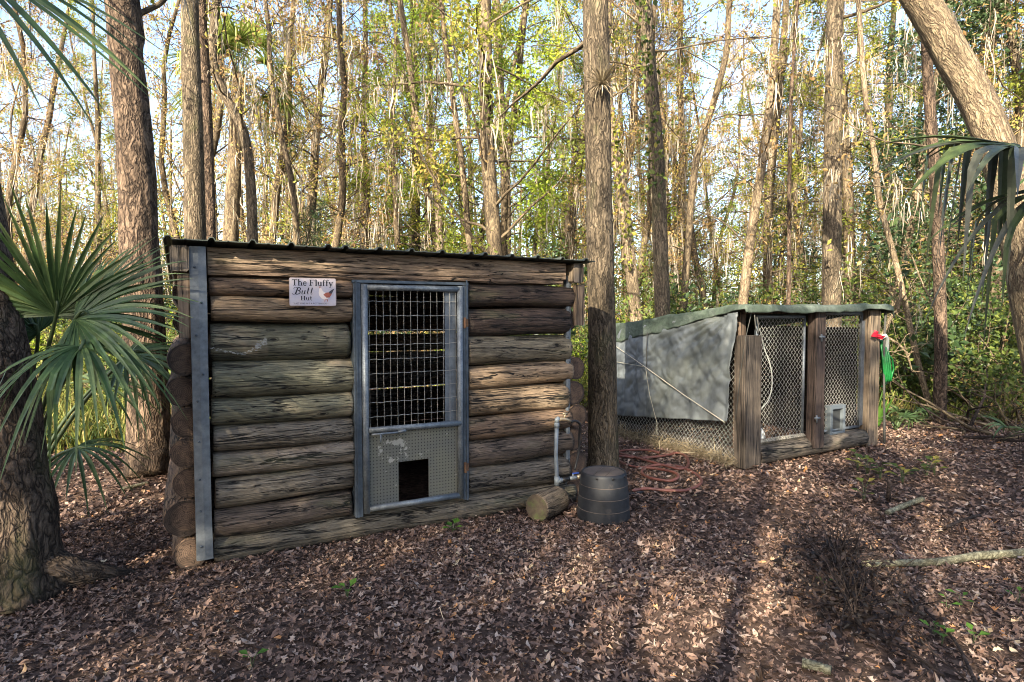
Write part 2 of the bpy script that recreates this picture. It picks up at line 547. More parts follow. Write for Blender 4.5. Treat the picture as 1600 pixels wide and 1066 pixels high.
def mat_green_tarp():
    m, nt = new_mat('mossy_green_tarp')
    v = obj_vec(nt)
    n = noise(nt, v, 3.5, 8, 0.7, 0.8)
    n2 = noise(nt, v, 24.0, 5, 0.6)
    c = ramp(nt, n, [(0.3, (0.018, 0.027, 0.019)), (0.48, (0.045, 0.062, 0.046)), (0.6, (0.075, 0.092, 0.075)), (0.75, (0.15, 0.17, 0.15))])
    c = mix(nt, 1.0, c, ramp(nt, n2, [(0.3, 0.7), (0.7, 1.25)]), 'MULTIPLY')
    finish(nt, c, 0.8, n, 0.6, 0.02)
    return m


def mat_ground():
    m, nt = new_mat('leafy_soil')
    tc = nd(nt, 'ShaderNodeTexCoord').outputs['Object']
    n = noise(nt, tc, 26.0, 8, 0.75)
    n2 = noise(nt, tc, 0.7, 5, 0.6)
    v = nd(nt, 'ShaderNodeTexVoronoi', {'Vector': tc, 'Scale': 30.0, 'Randomness': 1.0})
    c = ramp(nt, n, [(0.3, (0.014, 0.010, 0.008)), (0.5, (0.045, 0.030, 0.023)), (0.7, (0.10, 0.068, 0.052))])
    vc = nd(nt, 'ShaderNodeSeparateColor', {0: v.outputs['Color']}).outputs[0]
    c = mix(nt, 0.6, c, ramp(nt, vc, [(0, (0.02, 0.014, 0.011)), (0.5, (0.08, 0.052, 0.040)), (1.0, (0.16, 0.11, 0.085))]))
    c = mix(nt, 1.0, c, ramp(nt, n2, [(0.3, 0.75), (0.7, 1.2)]), 'MULTIPLY')
    finish(nt, c, 0.95, math_(nt, 'ADD', n, vc), 0.8, 0.02, spec=0.1)
    return m


def mat_sign():
    m, nt = new_mat('sign_plate')
    tc = nd(nt, 'ShaderNodeTexCoord').outputs['Object']
    n = noise(nt, tc, 9.0, 6, 0.65)
    n2 = noise(nt, tc, 30.0, 5, 0.65)
    c = mix(nt, ramp(nt, n, [(0.4, 0.0), (0.65, 1.0)]), (0.50, 0.44, 0.44), (0.38, 0.37, 0.45))
    sp = nd(nt, 'ShaderNodeSeparateXYZ', {0: tc})
    ex = math_(nt, 'ABSOLUTE', math_(nt, 'SUBTRACT', sp.outputs[0], 0.15)); ez = math_(nt, 'ABSOLUTE', math_(nt, 'SUBTRACT', sp.outputs[2], 0.092))
    e = math_(nt, 'MAXIMUM', math_(nt, 'SUBTRACT', ex, 0.058), ez)
    edge = ramp(nt, math_(nt, 'ADD', e, math_(nt, 'MULTIPLY', n2, 0.02)), [(0.094, 0.0), (0.104, 0.6)])
    c = mix(nt, edge, c, (0.26, 0.16, 0.12))
    finish(nt, c, 0.4, spec=0.4)
    return m


M = {}
M['log'] = mat_log()
M['end'] = mat_endgrain()
M['board'] = mat_board('rough_board', None)
M['bark_oak'] = mat_bark('furrowed_bark', (0.018, 0.013, 0.010), (0.135, 0.095, 0.066), 17.0, 4.5, 0.0)
M['bark_lichen'] = mat_bark('lichened_bark', (0.02, 0.015, 0.012), (0.13, 0.095, 0.07), 22.0, 9.0, 0.05)
M['bark_gum'] = mat_bark('ridged_bark', (0.036, 0.029, 0.020), (0.165, 0.128, 0.086), 24.0, 3.6, 0.02)
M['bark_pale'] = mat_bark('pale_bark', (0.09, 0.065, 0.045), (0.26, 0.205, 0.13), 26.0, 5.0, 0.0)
M['bark_far'] = mat_bark('slender_trunk_bark', (0.03, 0.022, 0.016), (0.155, 0.120, 0.074), 18.0, 2.5, 0.0, True)
M['bark_dry'] = mat_bark('dry_stick_bark', (0.06, 0.055, 0.035), (0.20, 0.19, 0.13), 22.0, 22.0, 0.0, True)
M['bark_dead'] = mat_bark('dead_twig_bark', (0.012, 0.009, 0.008), (0.055, 0.040, 0.034), 22.0, 22.0, 0.0, True)
M['moss'] = mat_leaf('spanish_moss', [(0, (0.15, 0.125, 0.09)), (0.5, (0.33, 0.28, 0.21)), (1, (0.46, 0.41, 0.33))], 0.3, 0.9)
M['leaf_olive'] = mat_leaf('olive_leaves', [(0, (0.05, 0.075, 0.014)), (0.35, (0.115, 0.14, 0.022)), (0.6, (0.22, 0.24, 0.03)), (0.82, (0.34, 0.29, 0.05)), (1, (0.36, 0.24, 0.08))], 0.45)
M['leaf_lime'] = mat_leaf('lime_leaves', [(0, (0.07, 0.12, 0.012)), (0.5, (0.22, 0.31, 0.025)), (0.85, (0.38, 0.42, 0.045)), (1, (0.48, 0.42, 0.08))], 0.48)
M['leaf_dark'] = mat_leaf('dark_evergreen_leaves', [(0, (0.012, 0.024, 0.010)), (0.6, (0.030, 0.055, 0.020)), (1, (0.065, 0.09, 0.03))], 0.2, 0.4)
M['leaf_brown'] = mat_leaf('dry_brown_leaves', [(0, (0.12, 0.065, 0.03)), (0.35, (0.27, 0.165, 0.065)), (0.6, (0.36, 0.25, 0.10)), (0.8, (0.27, 0.26, 0.045)), (1, (0.16, 0.19, 0.03))], 0.42)
M['leaf_shrub'] = mat_leaf('shrub_leaves', [(0, (0.025, 0.045, 0.012)), (0.5, (0.07, 0.105, 0.022)), (0.85, (0.15, 0.17, 0.035)), (1, (0.26, 0.22, 0.05))], 0.38, 0.5)
M['grass'] = mat_leaf('undergrowth_blades', [(0, (0.05, 0.07, 0.015)), (0.45, (0.11, 0.14, 0.025)), (0.75, (0.22, 0.20, 0.05)), (1, (0.33, 0.25, 0.11))], 0.4, 0.6)
M['green_small'] = mat_leaf('seedling_leaves', [(0, (0.04, 0.10, 0.015)), (1, (0.11, 0.22, 0.03))], 0.35, 0.5)
M['litter'] = mat_leaf('fallen_leaves', [(0, (0.026, 0.017, 0.013)), (0.2, (0.080, 0.050, 0.038)), (0.48, (0.180, 0.112, 0.084)), (0.72, (0.27, 0.185, 0.140)), (0.90, (0.39, 0.31, 0.255)), (0.955, (0.42, 0.19, 0.065)), (1, (0.58, 0.46, 0.30))], 0.12, 0.6)
M['withered'] = mat_leaf('withered_leaves', [(0, (0.010, 0.008, 0.008)), (0.7, (0.028, 0.02, 0.018)), (1, (0.07, 0.045, 0.035))], 0.1, 0.6)
M['palm'] = mat_leaf('palm_blade', [(0, (0.028, 0.055, 0.018)), (0.5, (0.062, 0.108, 0.036)), (1, (0.16, 0.20, 0.075))], 0.25, 0.4, 9.0)
M['palm_old'] = mat_leaf('old_palm_blade', [(0, (0.012, 0.018, 0.010)), (0.4, (0.045, 0.065, 0.018)), (0.7, (0.045, 0.05, 0.03)), (1, (0.10, 0.10, 0.085))], 0.1, 0.5, 16.0)
M['palm_yellow'] = mat_leaf('yellow_green_palm_blade', [(0, (0.05, 0.085, 0.015)), (1, (0.19, 0.22, 0.04))], 0.4, 0.45)  # the cabbage palm's own yellow-green blades
M['petiole'] = mat_plain('palm_petiole', (0.05, 0.075, 0.03), 0.5)
M['galv'] = mat_metal('galvanised_steel', (0.095, 0.112, 0.128), (0.18, 0.20, 0.215), 0.5, 0.4, 14.0, 0.03, (0.10, 0.09, 0.08))
M['galv_dark'] = mat_metal('dull_steel_channel', (0.04, 0.054, 0.07), (0.085, 0.105, 0.128), 0.5, 0.4, 6.0, 0.0)
M['galv_strip'] = mat_metal('corner_strip_steel', (0.085, 0.10, 0.118), (0.165, 0.182, 0.197), 0.5, 0.4, 5.0, 0.03, (0.10, 0.09, 0.08))
M['wire'] = mat_metal('galvanised_wire', (0.22, 0.215, 0.19), (0.32, 0.31, 0.28), 0.45, 0.35, 20.0, 0.04)
M['chain'] = mat_metal('chain_link_wire', (0.30, 0.305, 0.29), (0.42, 0.42, 0.39), 0.5, 0.3, 20.0, 0.03)
M['roof'] = mat_metal('roof_sheet_paint', (0.035, 0.045, 0.038), (0.075, 0.085, 0.07), 0.6, 0.3, 7.0, 0.08)
M['perf'] = mat_perf()
M['rust'] = mat_metal('rusty_hinge', (0.10, 0.05, 0.028), (0.16, 0.09, 0.05), 0.8, 0.3)
M['tarp'] = mat_tarp()
M['gtarp'] = mat_green_tarp()
M['ground'] = mat_ground()
M['sign'] = mat_sign()
M['ink'] = mat_plain('sign_ink', (0.022, 0.022, 0.026), 0.5, 0.15)
M['hen_white'] = mat_plain('hen_cream', (0.72, 0.62, 0.55), 0.5, 0.12)
M['hen_red'] = mat_plain('hen_russet', (0.36, 0.10, 0.06), 0.5, 0.3, 60)
M['hen_dark'] = mat_plain('hen_tail', (0.05, 0.045, 0.055), 0.5, 0.2)
M['black_plastic'] = mat_plain('black_plastic', (0.018, 0.020, 0.024), 0.55, 0.35, 16, 0.15, 0.25, (0.085, 0.068, 0.055), 0.58)
M['tub_top'] = mat_plain('dusty_tub_base', (0.075, 0.060, 0.052), 0.7, 0.3, 14, 0.3, 0.3, (0.05, 0.045, 0.045), 0.55)
M['pvc'] = mat_plain('grey_water_pipe', (0.15, 0.175, 0.195), 0.45, 0.2, 20, 0.1, 0.4, (0.13, 0.11, 0.08), 0.62)
M['brass'] = mat_plain('old_brass', (0.33, 0.26, 0.17), 0.4, 0.3, 40, 0.2, 0.5, None, 0.5, 0.0, 0.6)
M['blue'] = mat_plain('blue_lever', (0.03, 0.07, 0.30), 0.4)
M['hose_red'] = mat_plain('red_rubber_hose', (0.135, 0.050, 0.038), 0.45, 0.2, 18, 0.1, 0.4, (0.17, 0.075, 0.06), 0.55)
M['hose_black'] = mat_plain('black_rubber', (0.015, 0.015, 0.016), 0.45, 0.2)
M['hose_green'] = mat_plain('green_hose', (0.008, 0.11, 0.025), 0.38, 0.25, 25)
M['hose_pale'] = mat_plain('pale_hose', (0.32, 0.34, 0.32), 0.4, 0.1)
M['rope'] = mat_plain('pale_rope', (0.27, 0.26, 0.21), 0.8, 0.2, 80)
M['rope_dark'] = mat_plain('dark_cord', (0.05, 0.05, 0.045), 0.8, 0.2, 80)
M['red_cloth'] = mat_plain('red_plastic_rag', (0.38, 0.015, 0.035), 0.5, 0.2, 20, 0.1, 0.3, None, 0.5, 0.2)
M['white'] = mat_plain('white_plastic', (0.45, 0.47, 0.47), 0.5, 0.12, 12, 0.1, 0.3, (0.30, 0.30, 0.28), 0.6)
M['pet_frame'] = mat_plain('pale_grey_plastic', (0.105, 0.125, 0.14), 0.45, 0.15)
M['pet_flap'] = mat_plain('smoky_flap', (0.035, 0.038, 0.04), 0.3, 0.2)
M['dark_board'] = mat_plain('dark_planks', (0.045, 0.034, 0.026), 0.85, 0.4, 9, 0.4)
M['straw'] = mat_leaf('straw', [(0, (0.10, 0.08, 0.05)), (0.6, (0.24, 0.19, 0.12)), (1, (0.34, 0.29, 0.19))], 0.2, 0.8)
M['chalk'] = mat_plain('old_white_paint', (0.26, 0.26, 0.235), 0.8, 0.4, 60)
M['mossy_end'] = mat_plain('mossy_log_end', (0.07, 0.055, 0.04), 0.9, 0.4, 26, 0.5, 0.2, (0.06, 0.10, 0.02), 0.5)

# ------------------------------------------------------------------ ground
def grid_lines(lo, hi, d0, k):
    out = [0.0]; d = d0
    while out[-1] < hi:
        out.append(out[-1] + d); d *= k
    neg = [0.0]; d = d0
    while neg[-1] > lo:
        neg.append(neg[-1] - d); d *= k
    return np.array(sorted(set(neg + out)))

gx = grid_lines(-260, 260, 0.09, 1.032)
gy = grid_lines(-60, 320, 0.09, 1.028) + 5.0
X, Y = np.meshgrid(gx, gy, indexing='ij')
fade = np.clip(1.6 - np.hypot(X, Y) / 90, 0, 1)
Z = ground_z(X, Y) * fade
ni, nj = X.shape
i, j = np.meshgrid(np.arange(ni - 1), np.arange(nj - 1), indexing='ij')
q = np.stack([i * nj + j, (i + 1) * nj + j, (i + 1) * nj + j + 1, i * nj + j + 1], -1).reshape(-1, 4)
tag(MB().add(np.stack([X, Y, Z], -1), q).build('ground', M['ground']), kind='structure')

# ------------------------------------------------------------------ leaf litter
def fan_template(out, curl=(0.25, 0.5, 0.0)):
    out = np.array(out, float)
    c = np.array([[0.48, 0.0]])
    p = np.concatenate([c, out])
    v = np.stack([p[:, 0] - 0.5, p[:, 1], np.zeros(len(p))], -1)
    k = len(out)
    f = [[0, 1 + a, 1 + (a + 1) % k] for a in range(k)]
    return v, np.array(f)

LEAF_OVAL = fan_template([(0, 0), (0.22, -0.16), (0.5, -0.22), (0.78, -0.14), (1.0, 0), (0.78, 0.14), (0.5, 0.22), (0.22, 0.16)])
LEAF_OAK = fan_template([(0, 0), (0.2, -0.2), (0.34, -0.09), (0.55, -0.27), (0.66, -0.12), (1.0, -0.02), (0.7, 0.13), (0.52, 0.28), (0.36, 0.1), (0.18, 0.19)])
LEAF_STAR = fan_template([(0.1, 0), (0.22, -0.36), (0.42, -0.14), (0.66, -0.46), (0.68, -0.12), (1.0, 0.0), (0.68, 0.13), (0.64, 0.46), (0.42, 0.15), (0.2, 0.34)])
LEAF_FAR = fan_template([(0, 0), (0.5, -0.24), (1.0, 0), (0.5, 0.24)])

def curl_templates(T, N, g, amt):
    v = T[0][None] * np.ones((N, 1, 1))
    c = g.normal(0, amt, (N, 4))
    z = c[:, 0:1] * v[..., 0] ** 2 * 2.4 + np.abs(c[:, 1:2]) * v[..., 1] ** 2 * 5.0 + c[:, 2:3] * v[..., 0] * v[..., 1] * 3.0 + c[:, 3:4] * 0.4 * v[..., 0]
    v = v.copy(); v[..., 2] = z
    return v

HUT_O = np.array([-1.89, 3.791]); AN = R(28.5)
HU = np.array([math.cos(AN), math.sin(AN)]); HN = np.array([-math.sin(AN), math.cos(AN)])
COOP_O = np.array([2.433, 6.298])

def keep_litter(x, y):
    p = np.stack([x, y], -1) - HUT_O
    a, b = p @ HU, p @ HN
    return ~((a > -0.2) & (a < 2.85) & (b > 0.02) & (b < 2.4))

def litter_band(d0, d1, dens, T_list, smin, smax, g, tilt, mb, lift):
    area_n = int(dens * ((d1 ** 2 - d0 ** 2) * 1.12 + 4.4 * (d1 - d0)))
    y = np.sqrt(g.uniform(d0 ** 2, d1 ** 2, area_n))
    x = g.uniform(-1, 1, area_n) * (1.12 * y + 2.2)
    # uneven cover: drifts and thin places
    keepp = g.uniform(0, 1, area_n) < 0.86 + 0.3 * vnoise(x * 1.7, y * 1.7, seed=12)
    k = keep_litter(x, y) & keepp
    x, y = x[k], y[k]
    parts = np.array_split(g.permutation(len(x)), len(T_list))
    for T, idx in zip(T_list, parts):
        n = len(idx)
        P = np.stack([x[idx], y[idx], ground_z(x[idx], y[idx]) + np.abs(g.normal(0, lift, n)) + 0.004], -1)
        r = np.clip(g.beta(1.5, 1.9, n) * 0.98 + 0.14 * vnoise(P[:, 0] * 0.8, P[:, 1] * 0.8, seed=9), 0, 1)
        odd = g.uniform(0, 1, n)
        r = np.where(odd > 0.985, g.uniform(0.92, 1, n), r)
        mb.scatter(curl_templates(T, n, g, 0.30), T[1], P, rand_rot(n, g, tilt), g.uniform(smin, smax, n) * np.where(g.uniform(0, 1, n) > 0.9, 1.3, 1.0), r)

g = np.random.default_rng(21)
mb = MB()
litter_band(1.0, 4.6, 1700, [LEAF_OVAL, LEAF_OAK, LEAF_OVAL, LEAF_STAR, LEAF_OAK], 0.016, 0.054, g, 0.30, mb, 0.011)
litter_band(1.0, 4.8, 1900, [LEAF_FAR], 0.008, 0.024, g, 0.4, mb, 0.012)
litter_band(4.6, 8.5, 900, [LEAF_OVAL, LEAF_FAR, LEAF_OAK, LEAF_FAR], 0.03, 0.070, g, 0.36, mb, 0.014)
NEEDLE = (np.array([(-0.5, -0.012, 0), (-0.5, 0.012, 0), (0, -0.012, 0), (0, 0.012, 0), (0.5, -0.006, 0), (0.5, 0.006, 0)]), np.array([[0, 2, 3], [0, 3, 1], [2, 4, 5], [2, 5, 3]]))
litter_band(1.0, 6.5, 110, [NEEDLE], 0.05, 0.13, g, 0.12, mb, 0.016)
litter_band(1.0, 6.5, 30, [LEAF_OVAL, LEAF_OAK, LEAF_STAR], 0.05, 0.07, g, 0.25, mb, 0.014)
litter_band(8.5, 15, 260, [LEAF_FAR], 0.06, 0.12, g, 0.45, mb, 0.016)
tag(mb.build('leaf_litter', M['litter'], smooth=False), 'carpet of fallen brown leaves covering the clearing', 'leaf litter', kind='stuff')

# ------------------------------------------------------------------ log hut
HRZ = AN
hut = thing('log_hut', 'low log chicken hut with a steel mesh door and metal roof', 'hut', (HUT_O[0], HUT_O[1], 0), HRZ)


def make_log(name, L, r, parent, loc, rz=0.0, color=(0.13, 0.11, 0.085), seed=0, segs=40, sides=26, taper=0.0, flat=0.0, ends=True):
    g = np.random.default_rng(seed + 500)
    x = np.linspace(0, L, segs)
    bend = 0.010 * np.sin(x / max(L, .1) * math.pi * g.uniform(0.6, 1.6) + g.uniform(0, 6))
    bend2 = 0.008 * np.sin(x / max(L, .1) * math.pi * g.uniform(0.6, 1.6) + g.uniform(0, 6))
    pts = np.stack([x, bend, bend2], -1)
    rad = r * (1 + taper * (x / L - 0.5))
    if ends:
        rad = rad * np.where((x < 1e-6) | (x > L - 1e-6), 0.955, 1.0)

    def bump(t, a):
        xx = t * L
        b = 1 + 0.035 * vnoise(xx * 2.5, np.cos(a) * 1.6, np.sin(a) * 1.6, seed) + 0.022 * vnoise(xx * 5, np.cos(a) * 5, np.sin(a) * 5, seed + 1)
        b = b + 0.02 * vnoise(xx * 1.2, np.cos(a) * 9, np.sin(a) * 9, seed + 2)
        if flat:
            b = np.minimum(b, flat / np.maximum(np.abs(np.cos(a)), 0.05))
        return b
    m_ = MB().tube(pts, rad, sides, True, 0, 1, bump=bump)
    return m_.build(name, [M['log'], M['end']], parent, True, loc, (0, 0, rz), color)


GREY = (0.165, 0.14, 0.108); GREEN = (0.14, 0.132, 0.090); BRN = (0.155, 0.102, 0.066); DRK = (0.11, 0.083, 0.064); TAN = (0.29, 0.20, 0.122)
left_logs = [(0.155, 0.345, DRK), (0.345, 0.54, GREY), (0.545, 0.705, (0.20, 0.165, 0.13)), (0.705, 0.875, GREY), (0.87, 1.05, GREEN), (1.045, 1.285, GREEN),
             (1.28, 1.53, (0.125, 0.118, 0.08)), (1.535, 1.70, TAN), (1.695, 1.822, BRN)]
for k, (z0, z1, c) in enumerate(left_logs):
    r = (z1 - z0) / 2 * 0.985
    make_log('log', 0.872 + 0.012 * ((k * 7) % 3), r, hut, (0.004 + 0.01 * (k % 2), r - 0.025, (z0 + z1) / 2), 0, c, seed=k * 3 + 1)
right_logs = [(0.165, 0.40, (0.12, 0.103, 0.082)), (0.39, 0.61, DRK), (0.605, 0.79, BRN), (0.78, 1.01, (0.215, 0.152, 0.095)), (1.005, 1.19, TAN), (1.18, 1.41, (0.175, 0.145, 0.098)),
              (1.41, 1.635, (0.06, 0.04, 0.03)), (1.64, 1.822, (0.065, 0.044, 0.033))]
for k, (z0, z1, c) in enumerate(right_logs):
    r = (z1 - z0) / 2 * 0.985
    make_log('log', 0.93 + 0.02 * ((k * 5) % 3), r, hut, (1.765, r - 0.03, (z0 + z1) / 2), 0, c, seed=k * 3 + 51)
make_log('sill_log', 2.76, 0.10, hut, (0.0, 0.075, 0.075), 0, (0.125, 0.108, 0.082), seed=90, segs=80, sides=28)
# top beam and the narrow split plank under it (weathered squared timber)
def beam(name, x0, x1, y0, y1, z0, z1, color, seed, n=50):
    g = np.random.default_rng(seed)
    x = np.linspace(0, x1 - x0, n)
    hy, hz = (y1 - y0) / 2, (z1 - z0) / 2
    prof = []
    b = 0.012
    for cy, cz in ((-1, -1), (1, -1), (1, 1), (-1, 1)):
        prof += [(cy * hy, cz * (hz - b)), (cy * (hy - b), cz * hz)] if cy * cz > 0 else [(cy * (hy - b), cz * hz), (cy * hy, cz * (hz - b))]
    # extra points on the front face for splits and wear
    prof = np.array(prof)
    k = len(prof)
    V = np.zeros((n, k, 3))
    for j_, (py, pz) in enumerate(prof):
        V[:, j_, 0] = x
        V[:, j_, 1] = py + 0.006 * vnoise(x * 4, np.full(n, j_ * 3.7), seed=seed)
        V[:, j_, 2] = pz + 0.007 * vnoise(x * 3, np.full(n, j_ * 5.1 + 9), seed=seed + 1)
    ii, jj = np.meshgrid(np.arange(n - 1), np.arange(k), indexing='ij')
    j2 = (jj + 1) % k
    m_ = MB().add(V, np.stack([ii * k + jj, ii * k + j2, (ii + 1) * k + j2, (ii + 1) * k + jj], -1).reshape(-1, 4))
    m_.f.append((np.arange(k)[::-1][None], 1)); m_.f.append(((np.arange(k) + (n - 1) * k)[None], 1))
    return m_.build(name, [M['log'], M['end']], hut, False, (x0, (y0 + y1) / 2, (z0 + z1) / 2), None, color)

beam('top_beam', 0.0, 2.64, -0.03, 0.13, 1.868, 2.005, (0.26, 0.185, 0.125), 5)
beam('plank', 0.0, 2.62, -0.022, 0.07, 1.826, 1.866, (0.20, 0.135, 0.09), 8)
# side walls: logs whose round ends face the front, with the sawn plate beams and boards above them
for side, xc in ((0, -0.138), (1, 2.765)):
    z = 0.10
    zs = [(0.10, .10), (0.325, .122), (0.53, .098), (0.725, .097), (0.92, .1), (1.11, .095), (1.31, .10)] if side == 0 else \
         [(0.10, .10), (0.31, .11), (0.52, .10), (0.72, .10), (0.92, .105), (1.13, .10)]
    for k, (zc, r) in enumerate(zs):
        make_log('side_log', 2.3, r, hut, (xc + (0.012 if k % 2 else -0.008) * (1 if side else -1), 0.0 + 0.012 * (k % 3), zc), R(90), (0.15, 0.095, 0.06), seed=130 + k + 20 * side, segs=24, sides=22)
    for zc in (1.53, 1.72):
        make_log('side_log', 2.2, 0.10, hut, (xc + 0.03 * (1 - 2 * side), 0.09, zc), R(90), BRN, seed=170 + int(zc * 10) + side, segs=16, sides=16)
    MB().box(-0.05, 0.05, 0, 2.3, 0, 0.155, bev=0.012).build('plate_beam', M['board'], hut, False, (-0.152 if side == 0 else 2.735, -0.075, 1.845), None, (0.21, 0.165, 0.12))
    MB().box(-0.048, 0.048, 0, 0.05, 0, 0.39 if side == 0 else 0.34, bev=0.008).build('corner_board', M['board'], hut, False, (-0.118 if side == 0 else 2.775, -0.045, 1.445 if side == 0 else 1.49), None, (0.17, 0.12, 0.08))
# back wall, gaps between some logs let daylight in
zz = 0.0
for k, (d, gap) in enumerate([(.2, .0), (.19, 0), (.2, .012), (.17, .0), (.2, .0), (.2, .016), (.18, .018), (.2, 0), (.19, 0), (.2, 0)]):
    make_log('back_log', 2.7, d / 2 * 1.02, hut, (0.0, 2.2, zz + d / 2), 0, DRK, seed=200 + k, segs=20, sides=14)
    zz += d + gap
# corner strips of galvanised steel with screws
def strip(x0, x1, z0, z1, y, bent):
    n = 30
    z = np.linspace(z0, z1, n)
    w = 0.006 * vnoise(z * 3, np.full(n, x0 * 7 + 3), seed=31)
    prof = [(x0, y + 0.04), (x0, y), (x0 + (x1 - x0) * 0.5, y - 0.004), (x1, y), (x1 + 0.0, y + 0.012)]
    V = np.array([[(px + (w[k] if j_ > 1 else 0), py + 0.3 * w[k], z[k]) for j_, (px, py) in enumerate(prof)] for k in range(n)])
    k5 = len(prof)
    ii, jj = np.meshgrid(np.arange(n - 1), np.arange(k5 - 1), indexing='ij')
    s = MB().add(V, np.stack([ii * k5 + jj, ii * k5 + jj + 1, (ii + 1) * k5 + jj + 1, (ii + 1) * k5 + jj], -1).reshape(-1, 4)).build('corner_strip', M['galv_strip'], hut, False)
    so = s.modifiers.new('thick', 'SOLIDIFY'); so.thickness = 0.003; so.offset = 1
    for k in range(9):
        zc = z0 + 0.1 + k * (z1 - z0 - 0.2) / 8 + random.uniform(-.03, .03)
        xx = x0 + (x1 - x0) * random.choice((0.3, 0.7))
        MB().tube([(xx, y - 0.004, zc), (xx, y - 0.011, zc), (xx, y - 0.013, zc)], [0.007, 0.007, 0.003], 8).build('screw', M['galv_dark'], s)
strip(-0.098, -0.014, 0.06, 2.0, -0.055, 0)
strip(2.675, 2.715, 0.05, 1.9, 0.012, 0)
# roof: ribbed metal sheets lying on the plates, falling to the back
def sheet(x0, x1, seed):
    xs = []; zs = []
    xr = x0
    prof = [(0.0, 0.0), (0.012, 0.019), (0.03, 0.019), (0.042, 0.0), (0.10, 0.0), (0.112, 0.004), (0.124, 0.0), (0.229, 0.0)]
    while xr < x1 - 0.01:
        for px, pz in prof[:-1]:
            if xr + px <= x1:
                xs.append(xr + px); zs.append(pz)
        xr += 0.229
    xs.append(x1); zs.append(0.0)
    xs, zs = np.array(xs), np.array(zs)
    ys = np.linspace(-0.14, 2.55, 12)
    n1, n2 = len(xs), len(ys)
    V = np.zeros((n1, n2, 3))
    V[..., 0] = xs[:, None]; V[..., 1] = ys[None]
    V[..., 2] = 2.022 + zs[:, None] - 0.055 * (ys[None] + 0.14) + 0.006 * vnoise(xs[:, None] * 1.4 * np.ones(n2)[None], ys[None] * 1.2 * np.ones(n1)[:, None], seed=seed)
    ii, jj = np.meshgrid(np.arange(n1 - 1), np.arange(n2 - 1), indexing='ij')
    o = MB().add(V, np.stack([ii * n2 + jj, (ii + 1) * n2 + jj, (ii + 1) * n2 + jj + 1, ii * n2 + jj + 1], -1).reshape(-1, 4)).build('roof_sheet', M['roof'], hut, False)
    so = o.modifiers.new('thick', 'SOLIDIFY'); so.thickness = 0.006; so.offset = 1
for k in range(3):
    sheet(-0.23 + 1.03 * k, -0.23 + 1.03 * k + 1.028, 40 + k)
# steel door casing
MB().box(0.890, 0.944, -0.035, 0.06, 0.165, 1.80, bev=0.004).box(0.905, 0.915, -0.044, -0.036, 0.165, 1.82).build('door_jamb', M['galv_dark'], hut, False)
MB().box(1.712, 1.758, -0.035, 0.06, 0.17, 1.80, bev=0.004).box(1.735, 1.745, -0.044, -0.036, 0.165, 1.84).build('door_jamb', M['galv_dark'], hut, False)
MB().box(0.885, 1.762, -0.028, 0.06, 1.802, 1.824, bev=0.003).build('door_header', M['galv_dark'], hut, False)
# door: pipe frame, welded wire, perforated kick panel with a hen hole
door = MB()
for xx in (0.968, 1.687):
    door.tube([(xx, -0.035, 0.185), (xx, -0.035, 0.8), (xx, -0.035, 1.795)], 0.023, 14)
for zc, x0, x1 in ((1.772, 0.985, 1.675), (0.212, 0.985, 1.675)):
    door.tube([(x0, -0.035, zc), ((x0 + x1) / 2, -0.038, zc), (x1, -0.035, zc)], 0.0215, 14)
door = door.build('door', M['galv'], hut)
tag(door, 'steel pipe door with wire mesh over a perforated panel')
MB().tube([(0.985, -0.04, 0.772), (1.3, -0.041, 0.768), (1.69, -0.04, 0.764)], 0.022, 14).build('rail', M['galv'], door)
MB().tube([(1.0, -0.068, 0.745), (1.1, -0.068, 0.745), (1.22, -0.068, 0.744)], 0.008, 8).tube([(1.06, -0.068, 0.745), (1.058, -0.085, 0.74), (1.056, -0.088, 0.69)], 0.006, 8).tube([(1.19, -0.068, 0.745), (1.24, -0.064, 0.751), (1.245, -0.06, 0.752)], 0.012, 8).build('latch', M['galv'], door)
MB().box(1.574, 1.664, -0.012, -0.008, 0.78, 1.755).build('steel_strip', M['galv_strip'], door, False)
w = MB()
gw = np.random.default_rng(3)
for xx in np.arange(1.0, 1.665, 0.0505):
    z = np.linspace(0.775, 1.765, 12)
    w.tube(np.stack([xx + gw.normal(0, 0.0006, 12), np.full(12, -0.03), z], -1), 0.0019, 5, False)
for zc in np.arange(0.86, 1.76, 0.102):
    x = np.linspace(0.975, 1.68, 29)
    w.tube(np.stack([x, np.full(29, -0.026), zc + 0.0018 * np.sin(x / 0.0505 * math.pi) + gw.normal(0, 0.0006, 29)], -1), 0.0021, 5, False)
w.build('wire_mesh', M['wire'], door)
pn = MB()
pn.box(0.985, 1.205, -0.022, -0.019, 0.225, 0.752).box(1.2055, 1.435, -0.0222, -0.0192, 0.518, 0.752).box(1.4355, 1.675, -0.022, -0.019, 0.225, 0.752)
pn.build('kick_panel', M['perf'], door, False)
for zc in (1.52, 0.42):
    MB().tube([(1.722, -0.05, zc - 0.04), (1.722, -0.05, zc), (1.722, -0.05, zc + 0.04)], 0.011, 8).box(1.715, 1.75, -0.046, -0.04, zc - 0.03, zc + 0.03).build('hinge', M['rust'], door, False)
